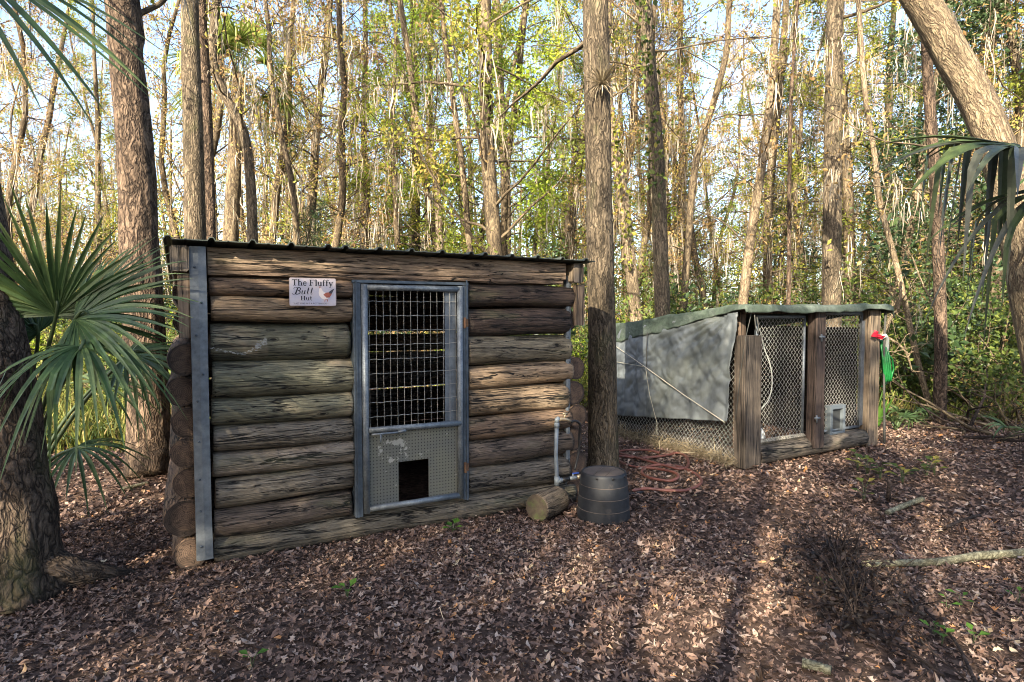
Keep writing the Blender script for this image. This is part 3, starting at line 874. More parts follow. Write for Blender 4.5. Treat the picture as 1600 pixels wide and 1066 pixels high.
# old white paint swipe on the thick green log
ch = MB()
def swipe(pts, wid):
    n = 26
    t = np.linspace(0, 1, n)
    P = np.array(pts, float)
    x = np.interp(t, np.linspace(0, 1, len(P)), P[:, 0]); z = np.interp(t, np.linspace(0, 1, len(P)), P[:, 1])
    for k in range(n):
        for _ in range(3):
            a = x[k] + gw.normal(0, 0.006); b = z[k] + gw.normal(0, wid * 0.5)
            zc, r = 1.405, 0.129
            yy = (r - 0.025) - math.sqrt(max(r * r - (b - zc) ** 2, 0)) - 0.006
            s_ = gw.uniform(0.001, 0.0045)
            ch.add([(a - 1.8 * s_, yy, b - s_ * 0.5), (a + 1.7 * s_, yy, b - s_ * 0.6), (a + 1.9 * s_, yy, b + s_ * 0.5), (a - 1.5 * s_, yy, b + s_ * 0.7)], [0, 1, 2, 3])
swipe([(0.02, 1.375), (0.10, 1.345), (0.18, 1.335), (0.25, 1.36), (0.29, 1.39)], 0.012)
swipe([(0.27, 1.38), (0.33, 1.415)], 0.024)
ch.build('paint_swipe', M['chalk'], hut, False)

# ------------------------------------------------------------------ hut sign
SX, SZ = 0.30, 0.184
sp_ = Matrix.Rotation(HRZ, 4, 'Z') @ Vector((0.470, -0.062, 1.642))
sign = thing('sign', 'small white sign reading The Fluffy Butt Hut with a painted hen', 'sign', (HUT_O[0] + sp_.x, HUT_O[1] + sp_.y, sp_.z), HRZ)
cr = 0.012
outl = []
for cx, cz, a0 in ((SX - cr, cr, -90), (SX - cr, SZ - cr, 0), (cr, SZ - cr, 90), (cr, cr, 180)):
    for a in (0, 30, 60, 90):
        outl.append((cx + cr * math.cos(R(a0 + a)), cz + cr * math.sin(R(a0 + a))))
outl = np.array(outl); k = len(outl)
V = np.concatenate([np.stack([outl[:, 0], np.full(k, 0.0), outl[:, 1]], -1), np.stack([outl[:, 0], np.full(k, 0.004), outl[:, 1]], -1)])
pm = MB().add(V, [[a, (a + 1) % k, k + (a + 1) % k, k + a] for a in range(k)])
pm.f.append((np.arange(k)[None], 0)); pm.f.append(((np.arange(k)[::-1] + k)[None], 0))
pm.build('plate', M['sign'], sign, False)

def arc(cx, cy, rx, ry, a0, a1, n=9):
    return [(cx + rx * math.cos(R(a0 + (a1 - a0) * t / n)), cy + ry * math.sin(R(a0 + (a1 - a0) * t / n))) for t in range(n + 1)]

TK, TN = 0.20, 0.085
def foot(x, y=0.035, w_=0.24):
    return ([(x - w_, y), (x + w_, y)], 0.07)
GLY = {  # serif letters as strokes (points, width); cap height 1
    'T': (0.92, [([(0.42, 0), (0.42, 1)], TK), ([(0.0, 0.96), (0.84, 0.96)], TN), ([(0.03, 1), (0.03, 0.72)], 0.06), ([(0.81, 1), (0.81, 0.72)], 0.06), foot(0.42)]),
    'h': (0.80, [([(0.16, 0), (0.16, 1.04)], TK), (arc(0.36, 0.42, 0.22, 0.24, 140, 0), 0.12), ([(0.58, 0.44), (0.58, 0)], TK), foot(0.16, 0.035, 0.17), foot(0.58, 0.035, 0.17), ([(0.0, 1.02), (0.16, 1.02)], 0.06)]),
    'e': (0.66, [(arc(0.32, 0.34, 0.23, 0.31, 40, 330, 14), 0.13), ([(0.1, 0.38), (0.55, 0.38)], 0.06), ([(0.54, 0.38), (0.50, 0.56)], 0.11)]),
    'F': (0.88, [([(0.2, 0), (0.2, 1)], TK), ([(0.0, 0.96), (0.8, 0.96)], TN), ([(0.78, 1), (0.78, 0.72)], 0.06), ([(0.2, 0.5), (0.56, 0.5)], TN), ([(0.55, 0.66), (0.55, 0.34)], 0.06), foot(0.2)]),
    'l': (0.40, [([(0.2, 0), (0.2, 1.04)], TK), foot(0.2, 0.035, 0.18), ([(0.04, 1.02), (0.2, 1.02)], 0.06)]),
    'u': (0.80, [([(0.16, 0.66), (0.16, 0.24)], TK), (arc(0.34, 0.24, 0.18, 0.2, 180, 320), 0.11), ([(0.58, 0.68), (0.58, 0)], TK), ([(0, 0.65), (0.2, 0.65)], 0.06), ([(0.42, 0.65), (0.6, 0.65)], 0.06), ([(0.58, 0.03), (0.74, 0.03)], 0.06)]),
    'f': (0.52, [([(0.2, 0), (0.2, 0.82)], TK), (arc(0.36, 0.84, 0.16, 0.18, 180, 30), 0.11), ([(0.02, 0.64), (0.42, 0.64)], 0.07), foot(0.2, 0.035, 0.17)]),
    'y': (0.76, [([(0.1, 0.66), (0.36, 0.04)], TK), ([(0.62, 0.66), (0.36, 0.02), (0.26, -0.2), (0.1, -0.27)], 0.085), ([(-0.02, 0.65), (0.26, 0.65)], 0.06), ([(0.46, 0.65), (0.74, 0.65)], 0.06)]),
    'H': (1.02, [([(0.2, 0), (0.2, 1)], TK), ([(0.76, 0), (0.76, 1)], TK), ([(0.2, 0.5), (0.76, 0.5)], 0.09), foot(0.2, 0.035, 0.2), foot(0.76, 0.035, 0.2), foot(0.2, 0.965, 0.2), foot(0.76, 0.965, 0.2)]),
    't': (0.52, [([(0.2, 0.9), (0.2, 0.2)], TK), (arc(0.34, 0.2, 0.14, 0.16, 180, 320), 0.11), ([(0.02, 0.65), (0.44, 0.65)], 0.07)]),
    'Bs': (0.94, [([(0.3, -0.02), (0.36, 0.5), (0.4, 1.0)], 0.17), (arc(0.5, 0.76, 0.26, 0.24, 110, -90, 10), 0.11), (arc(0.5, 0.26, 0.32, 0.27, 90, -120, 10), 0.12), (arc(0.14, 0.86, 0.2, 0.16, 20, 240, 10), 0.06), (arc(0.1, 0.1, 0.2, 0.13, 170, 340, 10), 0.07)]),
    'us': (0.58, [([(0.1, 0.56), (0.12, 0.2)], 0.13), (arc(0.24, 0.16, 0.13, 0.14, 180, 320), 0.09), ([(0.42, 0.58), (0.42, 0.1), (0.54, 0.05)], 0.13)]),
    'ts': (0.44, [([(0.2, 1.0), (0.2, 0.18)], 0.14), (arc(0.3, 0.16, 0.1, 0.13, 180, 330), 0.08), ([(0.06, 0.66), (0.36, 0.66)], 0.05)]),
}
def stroke(mb_, pts, w_, fx):
    P = np.array(pts, float)
    d = np.gradient(P, axis=0)
    d /= np.linalg.norm(d, axis=1)[:, None]
    nrm = np.stack([-d[:, 1], d[:, 0]], -1) * w_ / 2
    a, b = P + nrm, P - nrm
    n = len(P)
    V = np.array([fx(*p) for p in np.concatenate([a, b])])
    mb_.add(V, [[n + q_, n + q_ + 1, q_ + 1, q_] for q_ in range(n - 1)])
layer = [0]
def write(keys, x, z, h, sx=1.0, slant=0.0):
    mb_ = MB()
    for ky in keys:
        if ky == ' ':
            x += 0.36 * h * sx; continue
        wd, strokes = GLY[ky]
        for pts, w_ in strokes:
            layer[0] += 1
            yy = -0.0012 - 0.00002 * (layer[0] % 30)
            stroke(mb_, pts, w_, lambda a, b: (x + (a + slant * b) * h * sx, yy, z + b * h))
        x += wd * h * sx
    return mb_.build('lettering', M['ink'], sign, False)
write(['T', 'h', 'e', ' ', 'F', 'l', 'u', 'f', 'f', 'y'], 0.017, 0.132, 0.040, 1.0)
write(['Bs', 'us', 'ts', 'ts'], 0.022, 0.076, 0.044, 1.18, 0.22)
write(['H', 'u', 't'], 0.070, 0.036, 0.029, 1.1)
fc = bpy.data.curves.new('motto', 'FONT')
fc.body = '* LAST ONE IN IS A ROTTEN EGG *'
fc.size = 0.0145
fo = bpy.data.objects.new('motto', fc)
COL.objects.link(fo)
bpy.context.view_layer.update()
fm = bpy.data.meshes.new_from_object(fo)
bpy.data.objects.remove(fo)
fm.materials.clear(); fm.materials.append(M['ink'])
put('lettering', fm, sign, (0.02, -0.0013, 0.011), (R(90), 0, 0))
def flat(name, pts, m_, y):
    P = np.array(pts, float)
    b_ = MB().add(np.stack([P[:, 0], np.full(len(P), y), P[:, 1]], -1))
    b_.f.append((np.arange(len(P))[None], 0))
    return b_.build(name, m_, sign, False)
flat('hen_body', [(0.185, 0.085), (0.190, 0.065), (0.205, 0.048), (0.225, 0.042), (0.245, 0.048), (0.262, 0.065), (0.272, 0.09), (0.252, 0.088), (0.230, 0.088), (0.212, 0.098), (0.203, 0.118), (0.194, 0.122), (0.188, 0.110)], M['hen_white'], -0.0022)
flat('hen_wing', [(0.215, 0.075), (0.235, 0.055), (0.255, 0.056), (0.268, 0.075), (0.276, 0.098), (0.255, 0.092), (0.232, 0.088)], M['hen_red'], -0.0026)
flat('hen_tail', [(0.256, 0.082), (0.272, 0.084), (0.288, 0.116), (0.274, 0.110), (0.252, 0.094)], M['hen_dark'], -0.0030)
flat('hen_comb', [(0.190, 0.120), (0.197, 0.121), (0.199, 0.130), (0.194, 0.127), (0.189, 0.129)], M['hen_red'], -0.0028)
flat('hen_legs', [(0.224, 0.043), (0.222, 0.028), (0.226, 0.028), (0.229, 0.042), (0.238, 0.042), (0.240, 0.029), (0.244, 0.03), (0.242, 0.045)], M['hen_red'], -0.0032)

# ------------------------------------------------------------------ water pipe, hoses, tub and log end by the hut
def hl(x, y, z, o=HUT_O):
    p = o + HU * x + HN * y
    return np.array([p[0], p[1], z])

sp = thing('standpipe', 'grey water standpipe with tap against the hut logs', 'water pipe', tuple(hl(2.52, -0.085, 0)), HRZ)
MB().tube([(0, 0, 0.0), (0.004, 0, 0.2), (-0.008, 0, 0.45), (0.0, 0, 0.70)], 0.0165, 12).build('pipe', M['pvc'], sp)
MB().tube([(0, 0, 0.66), (0, 0, 0.70)], 0.021, 12).tube([(0.0, 0, 0.70), (0, 0, 0.725), (0.02, 0, 0.735)], 0.019, 12).build('elbow', M['pvc'], sp)
fa = MB().tube([(0.0, 0, 0.722), (0.05, -0.005, 0.728), (0.09, -0.01, 0.72), (0.125, -0.012, 0.70)], [0.014, 0.016, 0.014, 0.013], 10).tube([(0.07, -0.008, 0.73), (0.074, -0.01, 0.765)], 0.009, 8).build('tap', M['brass'], sp)
MB().tube([(0.052, -0.012, 0.768), (0.075, -0.01, 0.772), (0.098, -0.008, 0.766)], 0.008, 8).build('tap_handle', M['brass'], fa)
MB().tube([(0.004, 0, 0.185), (0.004, 0, 0.255)], 0.023, 12).tube([(0.0, 0, 0.22), (0.05, -0.005, 0.222)], 0.021, 12).build('tee', M['pvc'], sp)
MB().tube([(0.045, -0.005, 0.222), (0.115, -0.012, 0.226)], 0.0195, 12).build('coupling', M['hose_black'], sp)
va = MB().tube([(0.11, -0.012, 0.226), (0.15, -0.016, 0.229), (0.19, -0.02, 0.232)], [0.015, 0.019, 0.015], 10).tube([(0.15, -0.016, 0.23), (0.15, -0.018, 0.262)], 0.008, 8).build('valve', M['galv'], sp)
MB().box(0.145, 0.205, -0.024, -0.010, 0.262, 0.270).build('valve_lever', M['blue'], va, False)
MB().tube([(0.188, -0.02, 0.232), (0.225, -0.022, 0.234)], 0.018, 10).build('brass_end', M['brass'], sp)

def hose(name, pts, r, m_, label, cat='hose', group=None, sub=6, sides=10):
    P = np.array(pts, float)
    # Catmull-Rom
    Q = np.concatenate([[2 * P[0] - P[1]], P, [2 * P[-1] - P[-2]]])
    out = []
    for a in range(1, len(Q) - 2):
        for t in np.linspace(0, 1, sub, endpoint=False):
            out.append(0.5 * ((2 * Q[a]) + (-Q[a - 1] + Q[a + 1]) * t + (2 * Q[a - 1] - 5 * Q[a] + 4 * Q[a + 1] - Q[a + 2]) * t * t + (-Q[a - 1] + 3 * Q[a] - 3 * Q[a + 1] + Q[a + 2]) * t ** 3))
    out.append(P[-1])
    o = MB().tube(out, r, sides).build(name, m_)
    return tag(o, label, cat, group) if label else o

hose('black_hose', [hl(2.64, -0.097, 0.70), hl(2.70, -0.10, 0.70), hl(2.745, -0.09, 0.66), hl(2.76, -0.06, 0.56), hl(2.765, -0.05, 0.45), hl(2.745, -0.05, 0.36), hl(2.715, -0.06, 0.28)], 0.011, M['hose_black'], 'thin black hose hanging from the tap at the hut corner')

# upturned tub
tub = thing('upturned_tub', 'upturned black plastic tub with a dusty brown top', 'tub', (0.717, 4.70, 0.0))
tb = MB()
prof = [(0.203, 0.0), (0.205, 0.004), (0.205, 0.012), (0.2035, 0.05), (0.199, 0.12), (0.193, 0.20), (0.186, 0.27), (0.178, 0.335), (0.175, 0.352), (0.169, 0.362), (0.160, 0.362), (0.157, 0.352)]
sd = 40
ang = np.arange(sd) / sd * 2 * math.pi
V = np.array([[(r_ * math.cos(a), r_ * math.sin(a), z_) for a in ang] for r_, z_ in prof])
kk = len(prof)
ii, jj = np.meshgrid(np.arange(kk - 1), np.arange(sd), indexing='ij'); j2 = (jj + 1) % sd
tb.add(V, np.stack([ii * sd + jj, ii * sd + j2, (ii + 1) * sd + j2, (ii + 1) * sd + jj], -1).reshape(-1, 4))
tb.build('wall', M['black_plastic'], tub)
for zc, rr_ in ((0.085, 0.2018), (0.178, 0.1952), (0.268, 0.1867)):
    MB().tube([(rr_ * math.cos(a), rr_ * math.sin(a), zc) for a in np.linspace(0, 2 * math.pi, 49)], 0.0028, 6, False).build('hoop', M['tub_top'], tub)
top = MB()
def rect_clip(x0, x1):
    n = 14
    r_ = 0.1575
    y0 = [math.sqrt(max(r_ * r_ - x * x, 0)) for x in np.linspace(x0, x1, n)]
    xs = np.linspace(x0, x1, n)
    up_ = [(x, y, 0.357 + 0.002 * math.sin(x * 40)) for x, y in zip(xs, y0)]
    dn_ = [(x, -y, 0.357 + 0.002 * math.sin(x * 40)) for x, y in zip(xs, y0)]
    top.add(up_ + dn_, [[n + a, n + a + 1, a + 1, a] for a in range(n - 1)])
rect_clip(-0.157, -0.045); rect_clip(-0.041, 0.05); rect_clip(0.054, 0.157)
MB().tube([(0, 0, 0.350), (0, 0, 0.3535)], 0.157, 40).build('base_underlay', M['hose_black'], tub)
top.build('base_top', M['tub_top'], tub, False, None, (0, 0, R(-25)))
for a in (-115, -75, -35, 150):
    ca, sa = math.cos(R(a)), math.sin(R(a))
    MB().tube([(0.170 * ca, 0.170 * sa, 0.342), (0.180 * ca, 0.180 * sa, 0.340)], 0.011, 8).build('drain_hole', M['hose_black'], tub)

# short log end lying by the sill
lc = thing('cut_log', 'short mossy log offcut lying against the hut sill', 'log', (0.235, 4.63, 0.0))
d0, d1 = G(840, 795, 0.10), hl(2.50, -0.13, 0.095)
make_log('bole', float(np.linalg.norm(d1[:2] - d0[:2])), 0.105, lc, (d0[0] - 0.235, d0[1] - 4.63, 0.098), math.atan2(d1[1] - d0[1], d1[0] - d0[0]), (0.15, 0.115, 0.08), 333, 14, 22).data.materials[1] = M['mossy_end']

# red garden hose
def gl(px, py, h=0.02):
    p = G(px, py); return (p[0], p[1], float(ground_z(p[0], p[1])) + h)
rh = [(988, 771), (1010, 768), (1040, 770), (1070, 769), (1090, 762), (1096, 752), (1086, 742), (1062, 732), (1030, 729), (1008, 733), (1003, 741), (1014, 749), (1036, 754)]
rh2 = [(1036, 754), (1050, 755), (1060, 750), (1052, 742), (1025, 735), (990, 730), (968, 722), (962, 714), (985, 716), (1005, 717), (1040, 715), (1060, 713), (1074, 722), (1074, 732), (1062, 735), (1046, 732), (1015, 724), (990, 716), (966, 708), (980, 704), (1010, 705), (1030, 711)]
pts = [gl(*p, h=0.03) for p in rh] + [gl(*p, h=0.034 + 0.006 * math.sin(k * 1.3)) for k, p in enumerate(rh2[1:])]
hose('garden_hose', pts, 0.0145, M['hose_red'], 'red rubber garden hose coiled on the leaves behind the tub', 'hose', None, 6, 10)
hose('hose_stub', [gl(978, 775, .02), gl(995, 773, .02), gl(1012, 770, .015)], 0.011, M['hose_black'], 'short dark hose stub poking out beside the tub')

# ------------------------------------------------------------------ chain link pen
pen = thing('animal_pen', 'chain link animal pen with timber posts under a mossy green tarp', 'pen', (COOP_O[0], COOP_O[1], 0), HRZ)
def post(name, x0, x1, y0, y1, z0, z1, color, seed):
    return MB().box(-(x1 - x0) / 2, (x1 - x0) / 2, -(y1 - y0) / 2, (y1 - y0) / 2, 0, z1 - z0, bev=0.014).build(name, M['board'], pen, False, ((x0 + x1) / 2, (y0 + y1) / 2, z0), (R(seed * 0.4 - 1), R(0.6 * seed - 0.8), 0), color)
post('post', -0.135, 0.115, -0.12, 0.03, 0.0, 1.36, (0.075, 0.06, 0.047), 1)
post('post', -0.04, 0.06, 0.06, 0.14, 0.0, 1.60, (0.10, 0.07, 0.05), 2)
post('post', 0.945, 1.115, -0.14, -0.02, 0.10, 1.60, (0.06, 0.042, 0.034), 1.4)
post('post', 1.985, 2.20, -0.10, 0.05, 0.0, 1.62, (0.16, 0.122, 0.085), 1.6)
for yb in (2.15,):
    post('post', -0.05, 0.05, yb, yb + 0.1, 0, 1.35, (0.10, 0.07, 0.05), 1)
    post('post', 2.05, 2.15, yb, yb + 0.1, 0, 1.35, (0.10, 0.07, 0.05), 2)
lg = make_log('base_log', 1.86, 0.10, pen, (0.12, -0.02, 0.10), 0, (0.12, 0.10, 0.078), 401, 40, 24)
# gates
def chain_link(x0, x1, z0, z1, y, mb_, pitch=0.058, r=0.0024, skew=0.0):
    n = int((x1 - x0) / (pitch / 2)) + 1
    zs = np.arange(z0, z1 + 0.001, pitch * 0.55)
    for k in range(n):
        sgn = 1 if k % 2 else -1
        base = x0 + k * pitch / 2
        xs = base + sgn * (pitch / 4) * np.where(np.arange(len(zs)) % 2, 1, -1)
        P = np.stack([np.clip(xs, x0, x1), y + 0.002 * np.where(np.arange(len(zs)) % 2, 1, -1), zs], -1)
        mb_.tube(P, r, 3, False)
    return mb_
def gate(x0, x1, z0, z1, label):
    o = MB()
    yy = 0.0
    for xx in (x0 + 0.014, x1 - 0.014):
        o.tube([(xx, yy, z0), (xx, yy, (z0 + z1) / 2), (xx, yy, z1)], 0.017, 10)
    for zc in (z0, z1):
        o.tube([(x0 + 0.014, yy, zc), ((x0 + x1) / 2, yy, zc), (x1 - 0.014, yy, zc)], 0.017, 10)
    o = o.build('gate', M['galv'], pen)
    tag(o, label)
    chain_link(x0 + 0.02, x1 - 0.02, z0, z1, 0.0, MB()).build('chain_link', M['chain'], o)
    return o
gate1 = gate(0.13, 0.93, 0.235, 1.55, 'chain link gate with a white hose hanging behind')
gate2 = gate(1.125, 1.975, 0.235, 1.585, 'chain link gate with a small pet door')
MB().tube([(0.13, -0.01, 0.225), (0.93, -0.01, 0.225)], 0.03, 4).build('gate_board', M['board'], gate1, False, None, None, (0.23, 0.21, 0.17))
MB().box(1.93, 2.0, -0.03, -0.02, 0.25, 1.5).build('gate_strip', M['galv_strip'], gate2, False)
for zc, xx in ((1.33, 1.0), (0.44, 0.95)):
    MB().tube([(xx - 0.03, -0.15, zc), (xx + 0.04, -0.16, zc)], 0.012, 8).tube([(xx, -0.15, zc + 0.03), (xx, -0.155, zc - 0.05)], 0.009, 8).build('latch', M['galv'], gate1)
fr = MB()
px0, px1, pz0, pz1 = 1.345, 1.625, 0.17, 0.53
for b_ in ((px0, px0 + .045, pz0, pz1), (px1 - .045, px1, pz0, pz1), (px0 + .0455, px1 - .0455, pz0, pz0 + .05), (px0 + .0455, px1 - .0455, pz1 - .045, pz1)):
    fr.box(b_[0], b_[1], -0.05, 0.02, b_[2], b_[3], bev=0.004)
pd = fr.build('pet_door', M['pet_frame'], gate2, False)
MB().box(px0 + .047, px1 - .047, -0.012, -0.006, pz0 + .052, pz1 - .047).build('flap', M['pet_flap'], gate2, False)
# sides: chain link below the tarp, boards behind and on the far side, interior shade painted near-black
sl_ = MB(); chain_link(0.0, 2.15, 0.0, 1.3, 0.0, sl_)
sl_.build('side_chain_link', M['chain'], pen, True, (-0.10, 0.03, 0), (0, 0, R(90)))
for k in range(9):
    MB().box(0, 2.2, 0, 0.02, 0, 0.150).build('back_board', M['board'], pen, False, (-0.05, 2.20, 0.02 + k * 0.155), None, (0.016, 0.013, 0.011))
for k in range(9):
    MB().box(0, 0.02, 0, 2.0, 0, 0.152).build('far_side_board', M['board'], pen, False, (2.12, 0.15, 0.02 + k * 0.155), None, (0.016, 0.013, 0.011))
MB().box(0, 0.04, 0, 2.1, 0, 0.16, bev=0.01).build('kick_board', M['board'], pen, False, (-0.06, 0.05, 0.0), (0, R(-6), 0), (0.075, 0.065, 0.055))
# grey side tarp with folds, hung from the eave
n1, n2 = 130, 80
s_ = np.linspace(0, 1, n1); t_ = np.linspace(0, 1, n2)
S, T_ = np.meshgrid(s_, t_, indexing='ij')
yb = 0.0 + S * 2.16
ztop = 1.60 - 0.115 * (yb)
zbot = 0.475 - 0.115 * yb
tz_ = zbot + (ztop - zbot) * T_
yy = yb + (1 - T_) * 0.03 * (1 - S) - 0.055 * T_ * (1 - S)
foldp = 0.016 * np.sin(S * 46 + 1.5 * np.sin(S * 9) + T_ * 2.0) * (0.35 + 0.65 * (1 - T_)) + 0.014 * vnoise(S * 9, T_ * 4, seed=61) - 0.022 * np.abs(vnoise(S * 13 + T_ * 6, T_ * 5 - S * 3, seed=62)) - 0.016 * np.abs(vnoise(S * 24 - T_ * 10, T_ * 6 + S * 3, seed=64)) + 0.008 * vnoise(S * 40 + T_ * 14, T_ * 18 - S * 12, seed=63)
fan_ = 0.012 * np.sin(14 * np.arctan2(T_ - 1.02, S - 0.02) * 2) * np.exp(-((S - 0.0) ** 2) * 3)
fan2 = 0.006 * np.sin(16 * np.arctan2(T_ - 0.62, (S - 0.66) * 2.2)) * np.exp(-(((S - 0.66) / 0.22) ** 2 + ((T_ - 0.55) / 0.4) ** 2))
xx = -0.185 - 0.03 * np.sin(T_ * math.pi) + foldp + fan_ * 0.8 + fan2 - 0.02 * (1 - T_)
ii, jj = np.meshgrid(np.arange(n1 - 1), np.arange(n2 - 1), indexing='ij')
tp = MB().add(np.stack([xx, yy, tz_], -1), np.stack([ii * n2 + jj, (ii + 1) * n2 + jj, (ii + 1) * n2 + jj + 1, ii * n2 + jj + 1], -1).reshape(-1, 4)).build('side_tarp', M['tarp'], pen)
tag(tp, 'wrinkled grey tarp hung down the side')
so = tp.modifiers.new('thick', 'SOLIDIFY'); so.thickness = 0.004
# green roof tarp, sagging, wrapped over the edges
n1, n2 = 80, 60
S, T_ = np.meshgrid(np.linspace(-0.12, 1.06, n1), np.linspace(-0.07, 1.05, n2), indexing='ij')
X_ = -0.19 + np.clip(S, 0, 1) * 2.47
Y_ = -0.16 + np.clip(T_, 0, 1) * 2.45
Zt = 1.665 - 0.115 * np.clip(Y_, 0, 9) + 0.02 * np.clip(S, 0, 1)
Zt = Zt - 0.03 * np.sin(np.clip(S, 0, 1) * math.pi) * np.sin(np.clip(T_, 0, 1) * math.pi) + 0.012 * vnoise(S * 9, T_ * 8, seed=71) + 0.010 * vnoise(S * 24, T_ * 20, seed=72)
over_s = np.clip(-S / 0.12, 0, 1); over_s2 = np.clip((S - 1) / 0.06, 0, 1); over_f = np.clip(-T_ / 0.07, 0, 1); over_b = np.clip((T_ - 1) / 0.05, 0, 1)
wav = 0.02 * vnoise(T_ * 14, S * 3, seed=73)
drop_s = (0.03 + 0.24 * np.clip(T_, 0, 1) ** 0.8 + wav)
Zt = Zt - over_s * drop_s - over_s2 * 0.10 - over_f * (0.062 + 0.02 * vnoise(S * 11, T_ * 2, seed=75)) - over_b * 0.1
X_ = X_ - over_s * (0.03 + 0.02 * vnoise(T_ * 16, S * 9, seed=74)) + over_s2 * 0.02
Y_ = Y_ - over_f * (0.02 + 0.018 * vnoise(S * 14, T_ * 6, seed=76)) + over_b * 0.02
ii, jj = np.meshgrid(np.arange(n1 - 1), np.arange(n2 - 1), indexing='ij')
rt = MB().add(np.stack([X_, Y_, Zt], -1), np.stack([ii * n2 + jj, (ii + 1) * n2 + jj, (ii + 1) * n2 + jj + 1, ii * n2 + jj + 1], -1).reshape(-1, 4)).build('roof_tarp', M['gtarp'], pen)
so = rt.modifiers.new('thick', 'SOLIDIFY'); so.thickness = 0.012; so.offset = 1
MB().box(0.0, 2.1, 0, 0.06, 0, 0.05, bev=0.006).build('eave_rail', M['board'], pen, False, (0.0, 0.03, 1.58), None, (0.09, 0.065, 0.05))
# ropes over the side tarp
def pen_side(y, z, off=0.0):
    return (-0.265 - off, y, z)
def pen_cord(name, P, r, m_):
    MB().tube(np.array([P[0]] + [tuple(np.array(P[a]) * (1 - t) + np.array(P[a + 1]) * t) for a in range(len(P) - 1) for t in (0.25, 0.5, 0.75, 1.0)]), r, 6).build(name, m_, pen)
pen_cord('rope', [pen_side(1.92, 1.20), pen_side(1.27, 0.95, 0.006), pen_side(0.62, 0.69, 0.008), pen_side(0.03, 0.47)], 0.0055, M['rope'])
pen_cord('rope', [pen_side(2.12, 0.98), pen_side(1.7, 0.96), pen_side(1.27, 0.945, .004)], 0.004, M['rope'])
pen_cord('rope', [pen_side(1.25, 0.93), pen_side(1.17, 0.62, .006), pen_side(1.03, 0.30, .01), pen_side(1.02, 0.17, .02)], 0.004, M['rope'])
pen_cord('cord', [pen_side(1.25, 1.36, -.02), pen_side(1.25, 1.15, -.01), pen_side(1.24, 0.94)], 0.005, M['rope_dark'])
pen_cord('cord', [(-0.10, -0.14, 1.60), (-0.13, -0.10, 1.35), (-0.15, -0.06, 1.0), (-0.17, -0.02, 0.5)], 0.004, M['rope_dark'])
pen_cord('cord', [(2.27, -0.10, 1.62), (2.26, -0.10, 1.2), (2.27, -0.11, 0.6), (2.29, -0.12, 0.02)], 0.014, M['rope_dark'])
pen_cord('cord', [(-0.07, -0.15, 1.58), (-0.05, -0.15, 1.45), (0.0, -0.14, 1.38), (0.02, -0.13, 1.45), (0.0, -0.12, 1.56)], 0.006, M['rope_dark'])
# straw and dry grass against the foot of the side
gs = np.random.default_rng(44)
N = 1500
yy = gs.uniform(0, 2.2, N); xx = -0.13 - np.abs(gs.normal(0, 0.07, N))
P = np.stack([COOP_O[0] + HU[0] * xx + HN[0] * yy, COOP_O[1] + HU[1] * xx + HN[1] * yy, np.abs(gs.normal(0, 0.05, N)) + 0.01], -1)
tag(MB().scatter([(-0.5, -0.02, 0), (-0.5, 0.02, 0), (0.5, 0.012, 0.08), (0.5, -0.012, 0.08)], [[0, 1, 2, 3]], P, rand_rot(N, gs, 0.8), gs.uniform(0.06, 0.2, N), gs.uniform(0, 1, N)).build('dry_grass', M['straw'], None, False), 'dry straw banked along the foot of the pen side', 'straw', kind='stuff')
# things in and on the pen
def pl(x, y, z): return hl(x, y, z, COOP_O)
hose('white_hose', [pl(0.62, 0.35, 1.42), pl(0.64, 0.3, 1.2), pl(0.70, 0.26, 1.0), pl(0.71, 0.24, 0.8), pl(0.66, 0.24, 0.62), pl(0.52, 0.24, 0.5), pl(0.43, 0.25, 0.38), pl(0.42, 0.25, 0.33)], 0.0065, M['hose_pale'], 'thin white hose hanging inside the pen behind the gate mesh')
bagv = MB()
gb = np.random.default_rng(9)
nb_, ns_ = 9, 16
th_ = np.linspace(0.0, 1, nb_)
V = np.array([[(0.15 * (1 - 0.25 * (2 * a - 0.7) ** 2) * math.cos(f) * (1 + 0.16 * gb.normal()), 0.13 * (1 - 0.25 * (2 * a - 0.7) ** 2) * math.sin(f) * (1 + 0.16 * gb.normal()), 0.26 * a + 0.02 * gb.normal()) for f in np.arange(ns_) / ns_ * 2 * math.pi] for a in th_])
V[..., 2] = np.maximum(V[..., 2], 0.0)
ii, jj = np.meshgrid(np.arange(nb_ - 1), np.arange(ns_), indexing='ij'); j2 = (jj + 1) % ns_
bagv.add(V, np.stack([ii * ns_ + jj, ii * ns_ + j2, (ii + 1) * ns_ + j2, (ii + 1) * ns_ + jj], -1).reshape(-1, 4))
o = bagv.build('feed_bag', M['white'], None, False, tuple(pl(0.46, 0.30, 0.06)))
tag(o, 'crumpled white bag on the floor inside the pen gate', 'bag')
